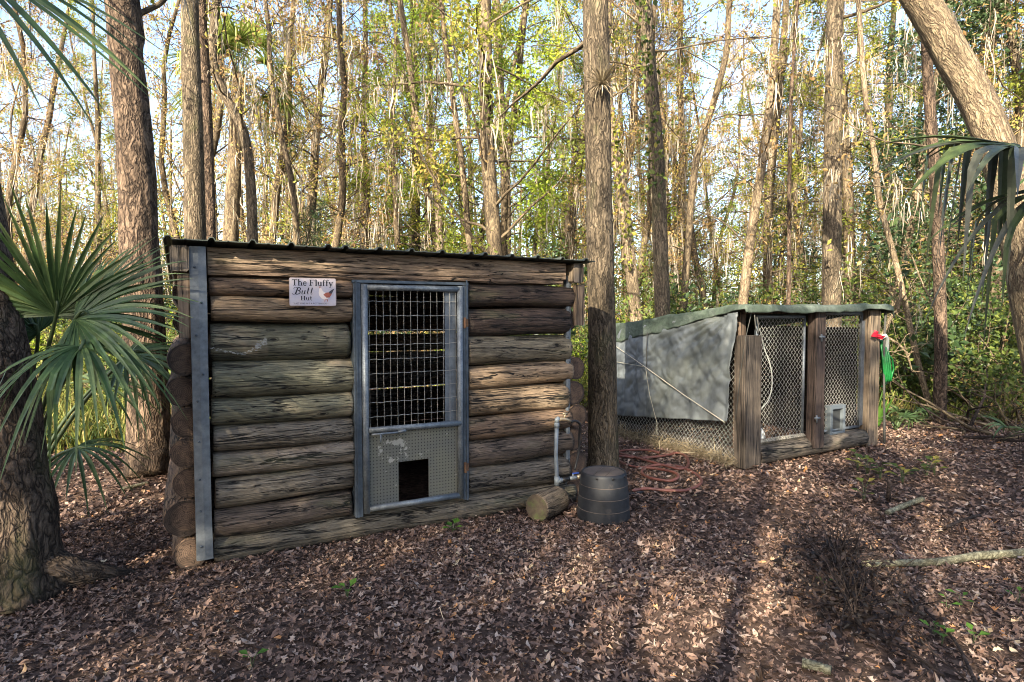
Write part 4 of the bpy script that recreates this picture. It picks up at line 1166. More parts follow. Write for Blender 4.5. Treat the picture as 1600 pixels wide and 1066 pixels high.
# green hose hung on the right post
gpts = []
for k in range(9):
    c = np.array([2.30 + 0.012 * k, -0.06 - 0.012 * (k % 3), 0])
    for a in np.linspace(0, 2 * math.pi, 14, endpoint=False):
        gpts.append(pl(c[0] + (0.055 + 0.006 * (k % 4)) * math.sin(a) * 0.9, c[1] + 0.05 * math.sin(a + 0.7), 1.02 + (0.235 + 0.015 * math.sin(k * 2.1)) * math.cos(a) - 0.012 * (k % 3)))
coil = hose('hose_coil', gpts, 0.0115, M['hose_green'], 'bright green hose coil hanging from the sunlit end post', 'hose', None, 2, 7)
MB().tube([pl(2.18, -0.11, 1.30), pl(2.24, -0.12, 1.32), pl(2.31, -0.10, 1.27), pl(2.35, -0.08, 1.18), pl(2.36, -0.07, 1.10)], 0.026, 9).build('pale_wrap', M['hose_pale'], coil)
MB().tube([pl(2.40, -0.06, 1.10), pl(2.52, -0.05, 1.03), pl(2.58, -0.04, 0.90), pl(2.53, -0.04, 0.78), pl(2.40, -0.06, 0.74), pl(2.28, -0.08, 0.70)], 0.011, 7).build('loose_end', M['hose_green'], coil)
rag = MB()
n1 = 9
U_, V_ = np.meshgrid(np.linspace(0, 1, n1), np.linspace(0, 1, n1), indexing='ij')
rv = np.stack([1.95 + U_ * 0.18, -0.13 - 0.03 * np.sin(U_ * 7) - 0.03 * V_ + 0.015 * vnoise(U_ * 6, V_ * 6, seed=8), 1.31 + 0.09 * V_ * (1 - 0.7 * U_) + 0.015 * vnoise(U_ * 5, V_ * 5, seed=2) - 0.02 * U_], -1)
rvw = np.array([[pl(*rv[a, b]) for b in range(n1)] for a in range(n1)])
ii, jj = np.meshgrid(np.arange(n1 - 1), np.arange(n1 - 1), indexing='ij')
o = rag.add(rvw, np.stack([ii * n1 + jj, (ii + 1) * n1 + jj, (ii + 1) * n1 + jj + 1, ii * n1 + jj + 1], -1).reshape(-1, 4)).build('rag', M['red_cloth'])
so = o.modifiers.new('thick', 'SOLIDIFY'); so.thickness = 0.004
tag(o, 'small crumpled red rag on the end post of the pen', 'rag')

# ------------------------------------------------------------------ trees
LEAF_Q = (np.array([(0, 0, 0), (0.5, -0.26, 0.07), (1, 0, -0.05), (0.5, 0.26, 0.07)]), np.array([[0, 1, 2, 3]]))
LEAF_N = (np.array([(0, 0, 0), (0.5, -0.09, 0.04), (1, 0, -0.12), (0.5, 0.09, 0.04)]), np.array([[0, 1, 2, 3]]))

def trunk_path(base, pts, n):
    P = np.array(pts, float)
    Q = np.concatenate([[2 * P[0] - P[1]], P, [2 * P[-1] - P[-2]]])
    out = []
    m_ = max(2, n // (len(P) - 1))
    for a in range(1, len(Q) - 2):
        for t in np.linspace(0, 1, m_, endpoint=False):
            out.append(0.5 * ((2 * Q[a]) + (-Q[a - 1] + Q[a + 1]) * t + (2 * Q[a - 1] - 5 * Q[a] + 4 * Q[a + 1] - Q[a + 2]) * t * t + (-Q[a - 1] + 3 * Q[a] - 3 * Q[a + 1] + Q[a + 2]) * t ** 3))
    out.append(P[-1])
    return np.array(out)

def norm(v): return v / (np.linalg.norm(v) + 1e-12)

def grow(seed, path, rad, nb, z0, blen, up, wood, leaf, moss, ntw=6, leaf_per=14, lsize=0.06, ltmpl=LEAF_Q, moss_n=0, moss_len=0.6, droop=0.0, twig_r=0.005, spread=0.13, thick=0.22, leaf_from=0.0):
    """limbs, twigs, leaves and hanging moss along a trunk path"""
    g = np.random.default_rng(seed)
    L = len(path)
    az = g.uniform(0, 6.28)
    LP = []; MP = []
    tops = path[-1][2] - path[0][2]
    for b in range(nb):
        t = z0 + (1 - z0) * (b + g.uniform(0, 1)) / nb
        i_ = min(int(t * (L - 1)), L - 2)
        f = t * (L - 1) - i_
        p0 = path[i_] * (1 - f) + path[i_ + 1] * f
        az += 2.4 + g.normal(0, 0.5)
        l = blen * (1.15 - 0.75 * (t - z0) / (1 - z0 + 1e-6)) * g.uniform(0.55, 1.15)
        e = up + g.normal(0, 0.22)
        d = np.array([math.cos(az) * math.cos(e), math.sin(az) * math.cos(e), math.sin(e)])
        pts = [p0]; k = 7
        for s2 in range(k):
            d = norm(d + g.normal(0, 0.16, 3) + np.array([0, 0, -droop * (s2 / k)]))
            pts.append(pts[-1] + d * l / k)
        pts = np.array(pts)
        r0 = max(rad[i_] * thick * g.uniform(0.7, 1.2), 0.008)
        wood.tube(pts, np.linspace(r0, max(twig_r, r0 * 0.25), k + 1), 6 if r0 > 0.02 else 4, False)
        MP += [pts[1:]]
        for w_ in range(ntw):
            s2 = g.uniform(0.25, 1.0) * k
            a_ = min(int(s2), k - 1)
            q0 = pts[a_] + (pts[a_ + 1] - pts[a_]) * (s2 - a_)
            dd = norm(norm(pts[a_ + 1] - pts[a_]) * 0.6 + g.normal(0, 0.7, 3))
            tl = g.uniform(0.25, 0.55) * l * (0.9 if a_ < 4 else 0.6)
            tp_ = [q0]
            for s3 in range(4):
                dd = norm(dd + g.normal(0, 0.22, 3) + np.array([0, 0, -droop * 0.6]))
                tp_.append(tp_[-1] + dd * tl / 4)
            tp_ = np.array(tp_)
            wood.tube(tp_, np.linspace(twig_r * 1.3, twig_r * 0.5, 5), 3, False)
            if g.uniform() >= leaf_from:
                n = g.poisson(leaf_per)
                u_ = g.uniform(0.1, 1.02, n) * 4
                a2 = np.clip(u_.astype(int), 0, 3)
                LP.append(tp_[a2] + (tp_[a2 + 1] - tp_[a2]) * (u_ - a2)[:, None] + g.normal(0, spread, (n, 3)))
            MP.append(tp_[1:])
    if LP and leaf is not None:
        LP = np.concatenate(LP)
        n = len(LP)
        clump = 0.5 + 0.5 * vnoise(LP[:, 0] * 1.1, LP[:, 1] * 1.1, LP[:, 2] * 1.1, seed=seed)
        leaf.scatter(ltmpl[0], ltmpl[1], LP, rand_rot(n, g), lsize * g.uniform(0.6, 1.4, n), np.clip(0.35 * g.uniform(0, 1, n) + 0.9 * clump - 0.12, 0, 1))
    if moss_n and moss is not None:
        MP = np.concatenate(MP)
        c = MP[g.integers(0, len(MP), moss_n)]
        hang_moss(moss, c, moss_len, g)

def hang_moss(mb_, c, ln, g, k=5):
    n = len(c)
    for _ in range(k):
        p = c + g.normal(0, 0.05, (n, 3)) * [1, 1, 0.3]
        l = ln * g.uniform(0.3, 1.25, n)
        wdt = g.uniform(0.003, 0.011, n)
        a = g.uniform(0, 6.28, n)
        sx_, sy_ = np.cos(a), np.sin(a)
        V = np.zeros((n, 8, 3))
        off = np.zeros((n, 2))
        for s2, (fr_, wf) in enumerate(((0, .5), (0.33, 1.0), (0.7, 0.8), (1.0, 0.15))):
            off = off + g.normal(0, 0.03, (n, 2)) * (s2 > 0)
            for sd_, sg in ((0, -1), (1, 1)):
                V[:, s2 * 2 + sd_, 0] = p[:, 0] + off[:, 0] + sg * sx_ * wdt * wf
                V[:, s2 * 2 + sd_, 1] = p[:, 1] + off[:, 1] + sg * sy_ * wdt * wf
                V[:, s2 * 2 + sd_, 2] = p[:, 2] - l * fr_
        f = np.array([[0, 1, 3, 2], [2, 3, 5, 4], [4, 5, 7, 6]])
        F = (f[None] + (np.arange(n) * 8)[:, None, None]).reshape(-1, 4)
        mb_.add(V.reshape(-1, 3), F, rnd=np.repeat(g.uniform(0, 1, n), 8))

def bark_bump(seed, amp=0.05, flare=0.35, fl_h=0.05, lobes=5, knobs=0.0):
    def f(t, a):
        c, s2 = np.cos(a), np.sin(a)
        b = 1 + amp * vnoise(c * 1.5 + t * 5, s2 * 1.5, t * 14, seed) + amp * 0.6 * vnoise(c * 6, s2 * 6, t * 40, seed + 1) + amp * 0.5 * vnoise(c * 13, s2 * 13, t * 30, seed + 2)
        root = np.exp(-t / fl_h)
        b = b + flare * root * (0.65 + 0.35 * np.cos(a * lobes + seed) + 0.2 * np.cos(a * 3 + 1.3 * seed))
        if knobs:
            b = b + knobs * np.clip(vnoise(c * 2, s2 * 2, t * 16, seed + 7) - 0.55, 0, 1) * 2
        return b
    return f

def big_tree(name, label, base, pts, radii, barkmat, seed, crown=None, sides=44, rings=120, amp=0.05, flare=0.35, fl_h=0.04, knobs=0.0, group=None):
    t = thing(name, label, 'tree', tuple(base), 0, group)
    path = trunk_path(base, pts, rings)
    n = len(path)
    rad = np.interp(np.linspace(0, 1, n), np.linspace(0, 1, len(radii)), radii)
    MB().tube(path, rad, sides, True, bump=bark_bump(seed, amp, flare, fl_h, 5, knobs)).build('trunk', barkmat, t)
    if crown:
        wd, lf, ms = MB(), MB(), MB()
        kw = dict(crown); lm = kw.pop('leafmat')
        grow(seed, path, rad, wood=wd, leaf=lf, moss=ms, **kw)
        tag(wd.build('branches', M['bark_far'], t), kind='stuff')
        if lf.v: lf.build('crown', M[lm], t, False)
        if ms.v: tag(ms.build('hanging_moss', M['moss'], t, False), kind='stuff')
    return t

def rel(base, lst):
    return [tuple(np.array(p) - np.array(base)) for p in lst]

CR = dict(nb=12, z0=0.62, blen=2.2, up=0.5, ntw=5, leaf_per=9, lsize=0.08, leafmat='leaf_olive', moss_n=20, moss_len=0.5)
# left foreground tree, leaning out of the picture
b = G(30, 925); b[2] = -0.02
pp = [b, A(22, 800, 3.43), A(2, 640, 3.46), A(-32, 440, 3.5), A(-70, 200, 3.55), A(-110, -50, 3.6), A(-180, -420, 3.7), A(-200, -800, 3.8)]
big_tree('oak_tree', 'flaring lichen-spotted trunk beside the fan palm and bare root', b, rel(b, pp), [0.205, 0.195, 0.18, 0.17, 0.155, 0.14, 0.11, 0.07], M['bark_lichen'], 11, dict(CR, z0=0.72, nb=10, blen=2.4), amp=0.07, flare=0.42, fl_h=0.045)
# root running to the right
hr = MB().tube([b + [0.10, 0.02, 0.16], b + [0.24, 0.12, 0.075], b + [0.36, 0.20, 0.03], b + [0.50, 0.28, -0.02]], [0.13, 0.085, 0.06, 0.035], 12, bump=bark_bump(3, 0.1, 0, 1))
root = hr.build('root', M['bark_lichen'], [o for o in bpy.data.objects if o.name.startswith('oak_tree')][0])
root.location = tuple(-b)
# big furrowed trunk behind the palm
b = G(232, 752); b[2] = 0.03
pp = [b, A(233, 690, 5.85), A(228, 560, 5.87), A(219, 400, 5.9), A(212, 250, 5.93), A(201, 120, 5.96), A(189, 0, 6.0), A(165, -250, 6.1), A(130, -560, 6.3), A(120, -900, 6.4)]
big_tree('oak_tree', 'thick deeply furrowed trunk at the left end of the log hut', b, rel(b, pp), [0.20, 0.19, 0.178, 0.168, 0.158, 0.148, 0.138, 0.12, 0.09, 0.05], M['bark_oak'], 23, dict(CR, z0=0.62), amp=0.055, flare=0.12, fl_h=0.03, knobs=0.25)
# tree close behind the hut
def simple_tree(label, pix, Y, dia, mat_, seed, crown=None, name='forest_tree', amp=0.04, topY=0.3, group=None, flare=0.2):
    first = A(*pix[0], Y)
    k = (0 - first[2]) / (A(*pix[1], Y)[2] - first[2] + 1e-9)
    base = first + (A(*pix[1], Y) - first) * k if first[2] > 0 else first
    base = np.array([base[0], Y, -0.03])
    pts = [base] + [A(x, y, Y + topY * a / len(pix)) for a, (x, y) in enumerate(pix)]
    n = len(pts)
    radii = list(np.linspace(dia / 2 * 0.95, dia / 2 * 0.68, n - 1)) + [0.05]
    return big_tree(name, label, base, rel(base, pts), radii, mat_, seed, crown, 28, 90, amp, flare, 0.03, 0.0, group)
simple_tree('straight tan trunk rising behind the hut roof beside a darker one', [(306, 420), (303, 250), (299, 120), (296, 0), (290, -300), (292, -700)], 8.6, 0.31, M['bark_gum'], 31, dict(CR))
simple_tree('dark slim trunk close beside the straight tan trunk behind the hut', [(326, 420), (325, 300), (320, 150), (312, 0), (300, -250), (295, -500)], 9.6, 0.24, M['bark_oak'], 33, dict(CR))
simple_tree('crooked tan trunk that kinks to the right behind the hut', [(396, 420), (391, 280), (380, 205), (352, 150), (332, 90), (338, 0), (345, -150), (340, -450)], 10.5, 0.19, M['bark_gum'], 35, dict(CR, nb=14, z0=0.35, leafmat='leaf_brown', leaf_per=8, moss_n=30))
# centre tree between hut and pen
b = G(943, 737); b[2] = -0.03
pp = [b, A(942, 690, 6.08), A(941, 560, 6.08), A(938, 400, 6.09), A(934, 200, 6.1), A(930, 0, 6.12), A(922, -300, 6.2), A(925, -800, 6.3)]
big_tree('forest_tree', 'straight grey trunk between the log hut and the pen', b, rel(b, pp), [0.160, 0.152, 0.140, 0.131, 0.126, 0.122, 0.10, 0.05], M['bark_gum'], 41, dict(CR, z0=0.66, nb=12), amp=0.03, flare=0.34, fl_h=0.018)
simple_tree('leafy-vined straight trunk behind the low end of the pen roof', [(1036, 520), (1033, 420), (1027, 250), (1016, 120), (1008, 0), (995, -250), (1000, -600)], 9.6, 0.27, M['bark_gum'], 43, dict(CR))
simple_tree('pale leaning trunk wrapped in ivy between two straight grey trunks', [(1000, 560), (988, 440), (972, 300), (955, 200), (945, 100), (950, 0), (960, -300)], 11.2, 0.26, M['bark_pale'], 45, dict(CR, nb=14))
simple_tree('tall straight trunk rising behind the gates of the pen', [(1299, 500), (1300, 350), (1302, 180), (1305, 0), (1308, -300), (1305, -700)], 9.9, 0.33, M['bark_gum'], 47, dict(CR))
# leaning sunlit trunk at the right
b = np.array([5.62, 6.05, -0.03])
pp = [b, A(1632, 560, 6.0), A(1605, 440, 5.98), A(1578, 300, 5.95), A(1532, 170, 5.92), A(1478, 70, 5.9), A(1438, 0, 5.88), A(1300, -230, 5.8), A(1200, -480, 5.7), A(1150, -800, 5.6)]
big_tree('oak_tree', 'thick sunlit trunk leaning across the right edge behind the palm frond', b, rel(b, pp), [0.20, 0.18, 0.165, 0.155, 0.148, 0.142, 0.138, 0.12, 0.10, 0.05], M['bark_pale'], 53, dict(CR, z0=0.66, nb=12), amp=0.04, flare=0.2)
simple_tree('dark slim trunk in the shade right of the pen', [(1468, 660), (1470, 560), (1468, 440), (1462, 300), (1452, 150), (1445, 0), (1440, -300)], 8.7, 0.19, M['bark_oak'], 57, dict(CR, nb=12, z0=0.5, leafmat='leaf_brown', leaf_per=7))
simple_tree('thin pale sapling with a snaking stem right of the pen', [(1458, 650), (1440, 590), (1424, 520), (1402, 420), (1376, 320), (1366, 240), (1352, 150), (1345, 60), (1335, -80), (1320, -250)], 9.4, 0.10, M['bark_pale'], 59, dict(CR, nb=16, z0=0.3, blen=1.2, leaf_per=3, leafmat='leaf_brown', moss_n=30), 'sapling', 0.02)
simple_tree('thin dark leaning pole tree behind the far end of the hut', [(735, 400), (722, 260), (714, 200), (700, 100), (690, 0), (680, -200)], 12.5, 0.15, M['bark_far'], 61, dict(CR, nb=20, z0=0.2, blen=1.8, leaf_per=6, leafmat='leaf_brown'))
simple_tree('slender tree forking wide above the middle of the hut roof', [(688, 400), (683, 300), (672, 240), (650, 180), (640, 100), (625, 0), (600, -200)], 13.5, 0.18, M['bark_pale'], 63, dict(CR, nb=26, z0=0.15, blen=3.0, leaf_per=4, leafmat='leaf_olive', moss_n=30, up=0.7))
simple_tree('twisting dark trunk over the middle of the pen roof', [(1068, 480), (1075, 380), (1088, 250), (1115, 160), (1135, 80), (1140, 0), (1160, -200)], 12.0, 0.16, M['bark_far'], 65, dict(CR, nb=22, z0=0.25, blen=2.2, leaf_per=6, leafmat='leaf_brown', moss_n=30))
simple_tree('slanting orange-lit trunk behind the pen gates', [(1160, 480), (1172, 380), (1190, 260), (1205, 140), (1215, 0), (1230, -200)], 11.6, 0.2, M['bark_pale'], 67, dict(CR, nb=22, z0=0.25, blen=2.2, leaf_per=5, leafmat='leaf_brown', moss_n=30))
simple_tree('straight dark sapling pole between the pen trunks', [(1232, 500), (1233, 350), (1235, 180), (1242, 60), (1250, -60), (1255, -200)], 11.0, 0.085, M['bark_oak'], 69, dict(CR, nb=14, z0=0.3, blen=1.1, leaf_per=4, leafmat='leaf_brown', moss_n=10), 'sapling', 0.02)

# background wood: a few kinds, many copies
def proto(kind, seed):
    g = np.random.default_rng(seed)
    wd, lf, ms, br = MB(), MB(), MB(), MB()
    H = {'cypress': 16, 'mossy': 14, 'lime': 13, 'evergreen': 12, 'bare': 11}[kind] * g.uniform(0.9, 1.1)
    r0 = {'cypress': 0.13, 'mossy': 0.10, 'lime': 0.10, 'evergreen': 0.11, 'bare': 0.06}[kind]
    pts = [np.zeros(3)]
    d = np.array([g.normal(0, 0.04), g.normal(0, 0.04), 1.0])
    wob = {'cypress': 0.035, 'mossy': 0.085, 'lime': 0.07, 'evergreen': 0.05, 'bare': 0.12}[kind]
    n = 15
    for a in range(n):
        d = norm(d + g.normal(0, wob, 3) * [1, 1, 0.2] + [0, 0, 0.06])
        pts.append(pts[-1] + d * H / n)
    path = np.array(pts); path[0, 2] -= 0.1
    rad = r0 * (1 - 0.9 * np.linspace(0, 1, n + 1)) ** 0.8 + 0.01
    rad[0] *= 1.35
    wd.tube(path, rad, 12, False, bump=bark_bump(seed, 0.05, 0.0, 1))
    P = dict(cypress=dict(nb=50, z0=0.10, blen=2.5, up=0.28, ntw=8, leaf_per=54, lsize=0.070, ltmpl=LEAF_Q, moss_n=45, moss_len=0.6, spread=0.085, leaf_from=0.38),
             mossy=dict(nb=42, z0=0.10, blen=2.7, up=0.45, ntw=8, leaf_per=36, lsize=0.064, moss_n=130, moss_len=0.8, spread=0.08, leaf_from=0.4),
             lime=dict(nb=34, z0=0.25, blen=2.5, up=0.35, ntw=6, leaf_per=74, lsize=0.074, moss_n=60, moss_len=0.7, spread=0.12, leaf_from=0.25),
             evergreen=dict(nb=44, z0=0.14, blen=2.4, up=0.25, ntw=6, leaf_per=36, lsize=0.10, moss_n=60, moss_len=0.6, spread=0.16),
             bare=dict(nb=26, z0=0.15, blen=2.0, up=0.65, ntw=6, leaf_per=12, lsize=0.065, moss_n=50, moss_len=0.6, spread=0.1))[kind]
    grow(seed, path, rad, wood=br, leaf=lf, moss=ms, **P)
    mt = {'cypress': 'leaf_olive', 'mossy': 'leaf_brown', 'lime': 'leaf_lime', 'evergreen': 'leaf_dark', 'bare': 'leaf_brown'}[kind]
    bk = {'cypress': 'bark_far', 'mossy': 'bark_far', 'lime': 'bark_far', 'evergreen': 'bark_far', 'bare': 'bark_far'}[kind]
    return [('trunk', wd.mesh('trunk', M[bk])), ('branches', br.mesh('branches', M[bk])), ('crown', lf.mesh('crown', M[mt], False)), ('hanging_moss', ms.mesh('hanging_moss', M['moss'], False))]

PROTO = {k: [proto(k, s) for s in ss] for k, ss in dict(cypress=(101, 102, 103), mossy=(111, 112, 113), lime=(121, 122), evergreen=(131, 132), bare=(141, 142)).items()}
KLB = {'cypress': 'tall olive-green tree', 'mossy': 'moss-hung tan tree', 'lime': 'bright lime-green tree', 'evergreen': 'dark evergreen tree', 'bare': 'thin bare-twigged tree'}
def zone(x, y):
    a = x / y * 950 + 800
    side = 'left of the log hut' if a < 290 else 'behind the log hut' if a < 900 else 'between the hut and the pen' if a < 1010 else 'behind the pen' if a < 1370 else 'right of the pen'
    row = 'in the front row' if y < 15 else 'further in' if y < 21 else 'deep in the wood' if y < 27 else 'at the far back'
    return side + ', ' + row
def plant(kind, v, x, y, s, rz, label=None, group=None, name='wood_tree'):
    if label is None:
        label = KLB[kind] + ' ' + zone(x, y)
        group = label
    t = thing(name, label, 'tree', (x, y, float(ground_z(x, y)) - 0.03), rz, group)
    t.scale = (s, s, s)
    for nm, me in PROTO[kind][v % len(PROTO[kind])]:
        o = put(nm, me, t)
        if nm in ('hanging_moss', 'branches'): o['kind'] = 'stuff'
    return t

gt = np.random.default_rng(77)
spots = []
def try_spot(x, y, md):
    for (a, b_) in spots:
        if (a - x) ** 2 + (b_ - y) ** 2 < md * md: return False
    spots.append((x, y)); return True
kinds = ['cypress', 'mossy', 'mossy', 'bare', 'cypress', 'lime', 'mossy', 'bare', 'evergreen', 'cypress']
cnt = 0
tries = 0
while cnt < 74 and tries < 5000:
    tries += 1
    y = math.sqrt(gt.uniform(11.5 ** 2, 34 ** 2))
    x = gt.uniform(-1, 1) * (0.98 * y + 2)
    if not try_spot(x, y, 1.5): continue
    kd = kinds[gt.integers(0, len(kinds))]
    if kd == 'evergreen' and abs(x) < 0.35 * y: kd = 'lime'
    if kd == 'lime' and x < -0.3 * y: kd = 'bare'
    plant(kd, int(gt.integers(0, 3)), x, y, gt.uniform(0.85, 1.25), gt.uniform(0, 6.28))
    cnt += 1
for px, Y, kd in ((1060, 17, 'cypress'), (1110, 15, 'mossy'), (1150, 19, 'cypress'), (1200, 16, 'cypress'), (1250, 18, 'mossy'), (1330, 16, 'cypress'), (1385, 14, 'evergreen'), (1400, 18, 'cypress'), (1480, 15, 'cypress'), (1530, 17, 'evergreen'), (1580, 14, 'evergreen'),
                  (880, 18, 'cypress'), (985, 16, 'mossy'), (700, 19, 'cypress'), (560, 18, 'cypress'), (30, 17, 'mossy'), (140, 20, 'cypress'), (1130, 23, 'lime'), (1290, 24, 'cypress')):
    plant(kd, int(px), (px - 800) / 950 * Y, Y, gt.uniform(0.85, 1.15), px * 0.3)
# particular trees one can pick out
def A2(px, Y): return (px - 800) / 950 * Y
plant('lime', 0, A2(805, 14.5), 14.5, 0.95, 1.0, 'bright lime-green tree leaning over the hut end of the roof', 'lime tree over the hut')
plant('lime', 1, A2(615, 16.0), 16.0, 0.9, 2.2, 'yellow-green tree above the middle of the hut roof', 'yellow-green tree above the hut')
plant('cypress', 0, A2(795, 17), 17.0, 1.2, 0.5)
plant('cypress', 1, A2(480, 16), 16.0, 1.1, 0.8)

# unseen evergreens added behind the camera to shade the clearing
# leaves cut away along the sun's path so chosen spots get sun patches
SUNV = np.array(sund)
GAPS = [(hl(0.30, -0.03, 1.93), 0.16), (hl(0.62, -0.03, 1.95), 0.13), (hl(2.05, -0.03, 0.98), 0.17), (hl(2.45, -0.03, 0.86), 0.15), (hl(-0.25, 1.75, 1.0, COOP_O), 0.28), (hl(-0.25, 1.6, 0.65, COOP_O), 0.2),
        (A(940, 415, 6.0), 0.15), (G(310, 872), 0.16), (G(250, 860), 0.15), (G(230, 790), 0.2), (G(160, 770), 0.2), (G(1030, 850), 0.12), (A(950, 760, 4.6), 0.1), (hl(2.1, -0.1, 1.45, COOP_O), 0.2), (A(1300, 330, 9.8), 0.6), (A(1500, 130, 5.9), 0.8), (A(1560, 260, 5.9), 0.6)]
def open_gaps(t):
    for o in [c for c in t.children if c.name.startswith('crown')]:
        me = o.data
        co = np.empty(len(me.vertices) * 3, np.float32); me.vertices.foreach_get('co', co); co = co.reshape(-1, 3)
        rn = np.empty(len(me.vertices), np.float32); me.attributes['rnd'].data.foreach_get('value', rn)
        a, s2 = t.rotation_euler.z, t.scale.x
        W = co * s2 @ np.array([[math.cos(a), math.sin(a), 0], [-math.sin(a), math.cos(a), 0], [0, 0, 1]]) + np.array(t.location)
        c = W.reshape(-1, 4, 3).mean(1)
        keep = np.ones(len(c), bool)
        for p, r in GAPS:
            d = c - p; al = d @ SUNV
            keep &= np.linalg.norm(d - al[:, None] * SUNV, axis=1) > r
        if not keep.all():
            kv = np.repeat(keep, 4); n = int(keep.sum())
            o.data = MB().add(co[kv], np.arange(n * 4).reshape(-1, 4), rnd=rn[kv]).mesh('crown', M['leaf_dark'], False)
shade_row = [(-8.2, -7.0, .86), (-6.9, -5.9, .84), (-5.5, -7.3, .92), (-4.2, -6.0, .82), (-3.3, -7.6, .88), (-1.9, -6.0, .80), (-0.3, -7.4, .88), (1.0, -6.2, .80), (2.3, -7.4, .84), (3.6, -6.3, .78), (5.0, -7.3, .80), (6.4, -6.4, .74),
             (-7.4, -9.6, 1.0), (-5.2, -10.2, 1.02), (-3.0, -9.8, .96), (-0.8, -10.3, .92), (1.6, -9.9, .96), (3.6, -9.7, .95), (-6.6, -3.4, .64), (-5.0, -3.0, .56), (-8.3, -4.4, .7), (-1.8, -3.5, .50), (-0.4, -3.8, .50), (1.1, -3.5, .48), (-3.3, -3.6, .50)]
for k, (x, y, s) in enumerate(shade_row):
    shade_tree = plant('evergreen', k, x, y, s, k * 1.7, 'dark unseen evergreen added behind the camera to shade the clearing', 'evergreens added behind the camera for shade', 'shade_evergreen')
    open_gaps(shade_tree)

# ------------------------------------------------------------------ shrubs of the understorey
def shrub_proto(seed, H, W, lmat, n, ls, tm=LEAF_Q, stems=9):
    g = np.random.default_rng(seed)
    st, lf = MB(), MB()
    LP = []
    for k in range(stems):
        a = g.uniform(0, 6.28); e = g.uniform(0.7, 1.4)
        d = np.array([math.cos(a) * math.cos(e), math.sin(a) * math.cos(e), math.sin(e)])
        pts = [np.array([math.cos(a) * 0.06, math.sin(a) * 0.06, -0.03])]
        l = H * g.uniform(0.6, 1.1)
        for s2 in range(6):
            d = norm(d + g.normal(0, 0.16, 3)); pts.append(pts[-1] + d * l / 6)
        pts = np.array(pts)
        st.tube(pts, np.linspace(0.018, 0.005, 7), 5, False)
        for w_ in range(7):
            q0 = pts[g.integers(1, 7)]
            d2 = norm(g.normal(0, 1, 3) + [0, 0, 0.25]); tl = W * g.uniform(0.25, 0.6)
            tp_ = np.array([q0 + d2 * tl * f + [0, 0, -0.12 * f * f * tl] for f in (0, .35, .7, 1)])
            st.tube(tp_, [0.006, 0.005, 0.004, 0.003], 3, False)
            m_ = max(1, n // (stems * 7))
            u_ = g.uniform(0.05, 1.05, m_)
            LP.append(q0 + d2 * tl * u_[:, None] + g.normal(0, 0.07 * W, (m_, 3)))
    LP = np.concatenate(LP); LP = LP[LP[:, 2] > 0.03]
    clump = 0.5 + 0.5 * vnoise(LP[:, 0] * 2, LP[:, 1] * 2, LP[:, 2] * 2, seed=seed)
    lf.scatter(tm[0], tm[1], LP, rand_rot(len(LP), g), ls * g.uniform(0.6, 1.4, len(LP)), np.clip(0.6 * g.uniform(0, 1, len(LP)) + 0.5 * clump - 0.05, 0, 1))
    return [('stems', st.mesh('stems', M['bark_far'])), ('foliage', lf.mesh('foliage', M[lmat], False))]

SHR = dict(shade=[shrub_proto(201, 1.9, 1.3, 'leaf_shrub', 2600, 0.075), shrub_proto(202, 2.5, 1.5, 'leaf_shrub', 3200, 0.08)],
           yellow=[shrub_proto(203, 1.5, 1.2, 'grass', 2200, 0.07), shrub_proto(204, 1.1, 1.0, 'leaf_lime', 1800, 0.07)],
           dark=[shrub_proto(205, 2.8, 1.4, 'leaf_dark', 2600, 0.11), shrub_proto(206, 2.0, 1.3, 'leaf_dark', 2200, 0.09)],
           twig=[shrub_proto(207, 1.7, 1.4, 'leaf_brown', 700, 0.06, LEAF_Q, 12)])
SL = dict(shade='green leafy shrub', yellow='low yellow-green shrub', dark='glossy dark shrub', twig='twiggy brown shrub')
def bush(kd, v, x, y, s, rz, label=None, group=None):
    if label is None:
        label = SL[kd] + ' ' + zone(x, y); group = label
    t = thing('shrub', label, 'shrub', (x, y, float(ground_z(x, y))), rz, group)
    t.scale = (s, s, s * gt.uniform(0.8, 1.15))
    for nm, me in SHR[kd][v % len(SHR[kd])]:
        put(nm, me, t)
    return t
cnt = 0; tries = 0
while cnt < 130 and tries < 4000:
    tries += 1
    y = math.sqrt(gt.uniform(9.6 ** 2, 27 ** 2))
    x = gt.uniform(-1, 1) * (0.95 * y + 1.5)
    if y < 11 and -1 < x < 6: continue
    kd = ['shade', 'yellow', 'twig', 'shade', 'dark', 'yellow', 'twig'][gt.integers(0, 7)]
    bush(kd, int(gt.integers(0, 2)), x, y, gt.uniform(0.8, 1.5) * (1 if y > 12 else 0.75), gt.uniform(0, 6.28))
    cnt += 1
for px, Y, s, kd in ((1410, 10.2, .9, 'shade'), (1500, 9.8, .95, 'shade'), (1560, 9.4, 1.0, 'dark'), (1620, 9.0, 1.1, 'shade'), (1450, 11.2, 1.2, 'shade'), (1540, 11.0, 1.25, 'dark'), (1600, 10.6, 1.3, 'shade'), (1390, 12.0, 1.1, 'yellow'), (1490, 12.5, 1.3, 'shade'), (1660, 9.8, 1.2, 'dark'), (1580, 8.6, .55, 'twig'),
                     (890, 10.0, 0.8, 'yellow'), (905, 11.5, 1.0, 'yellow'), (60, 8.2, 0.6, 'yellow'), (140, 8.6, 0.6, 'yellow'), (280, 9.0, 0.7, 'shade'), (190, 9.4, 0.7, 'shade'), (100, 10.0, 0.8, 'yellow'), (170, 11.0, 0.9, 'yellow'), (50, 11.5, 1.0, 'yellow'), (260, 10.2, 0.8, 'yellow'), (120, 13.0, 1.1, 'yellow')):
    bush(kd, int(px) % 2, A2(px, Y), Y, s, px * 0.1)
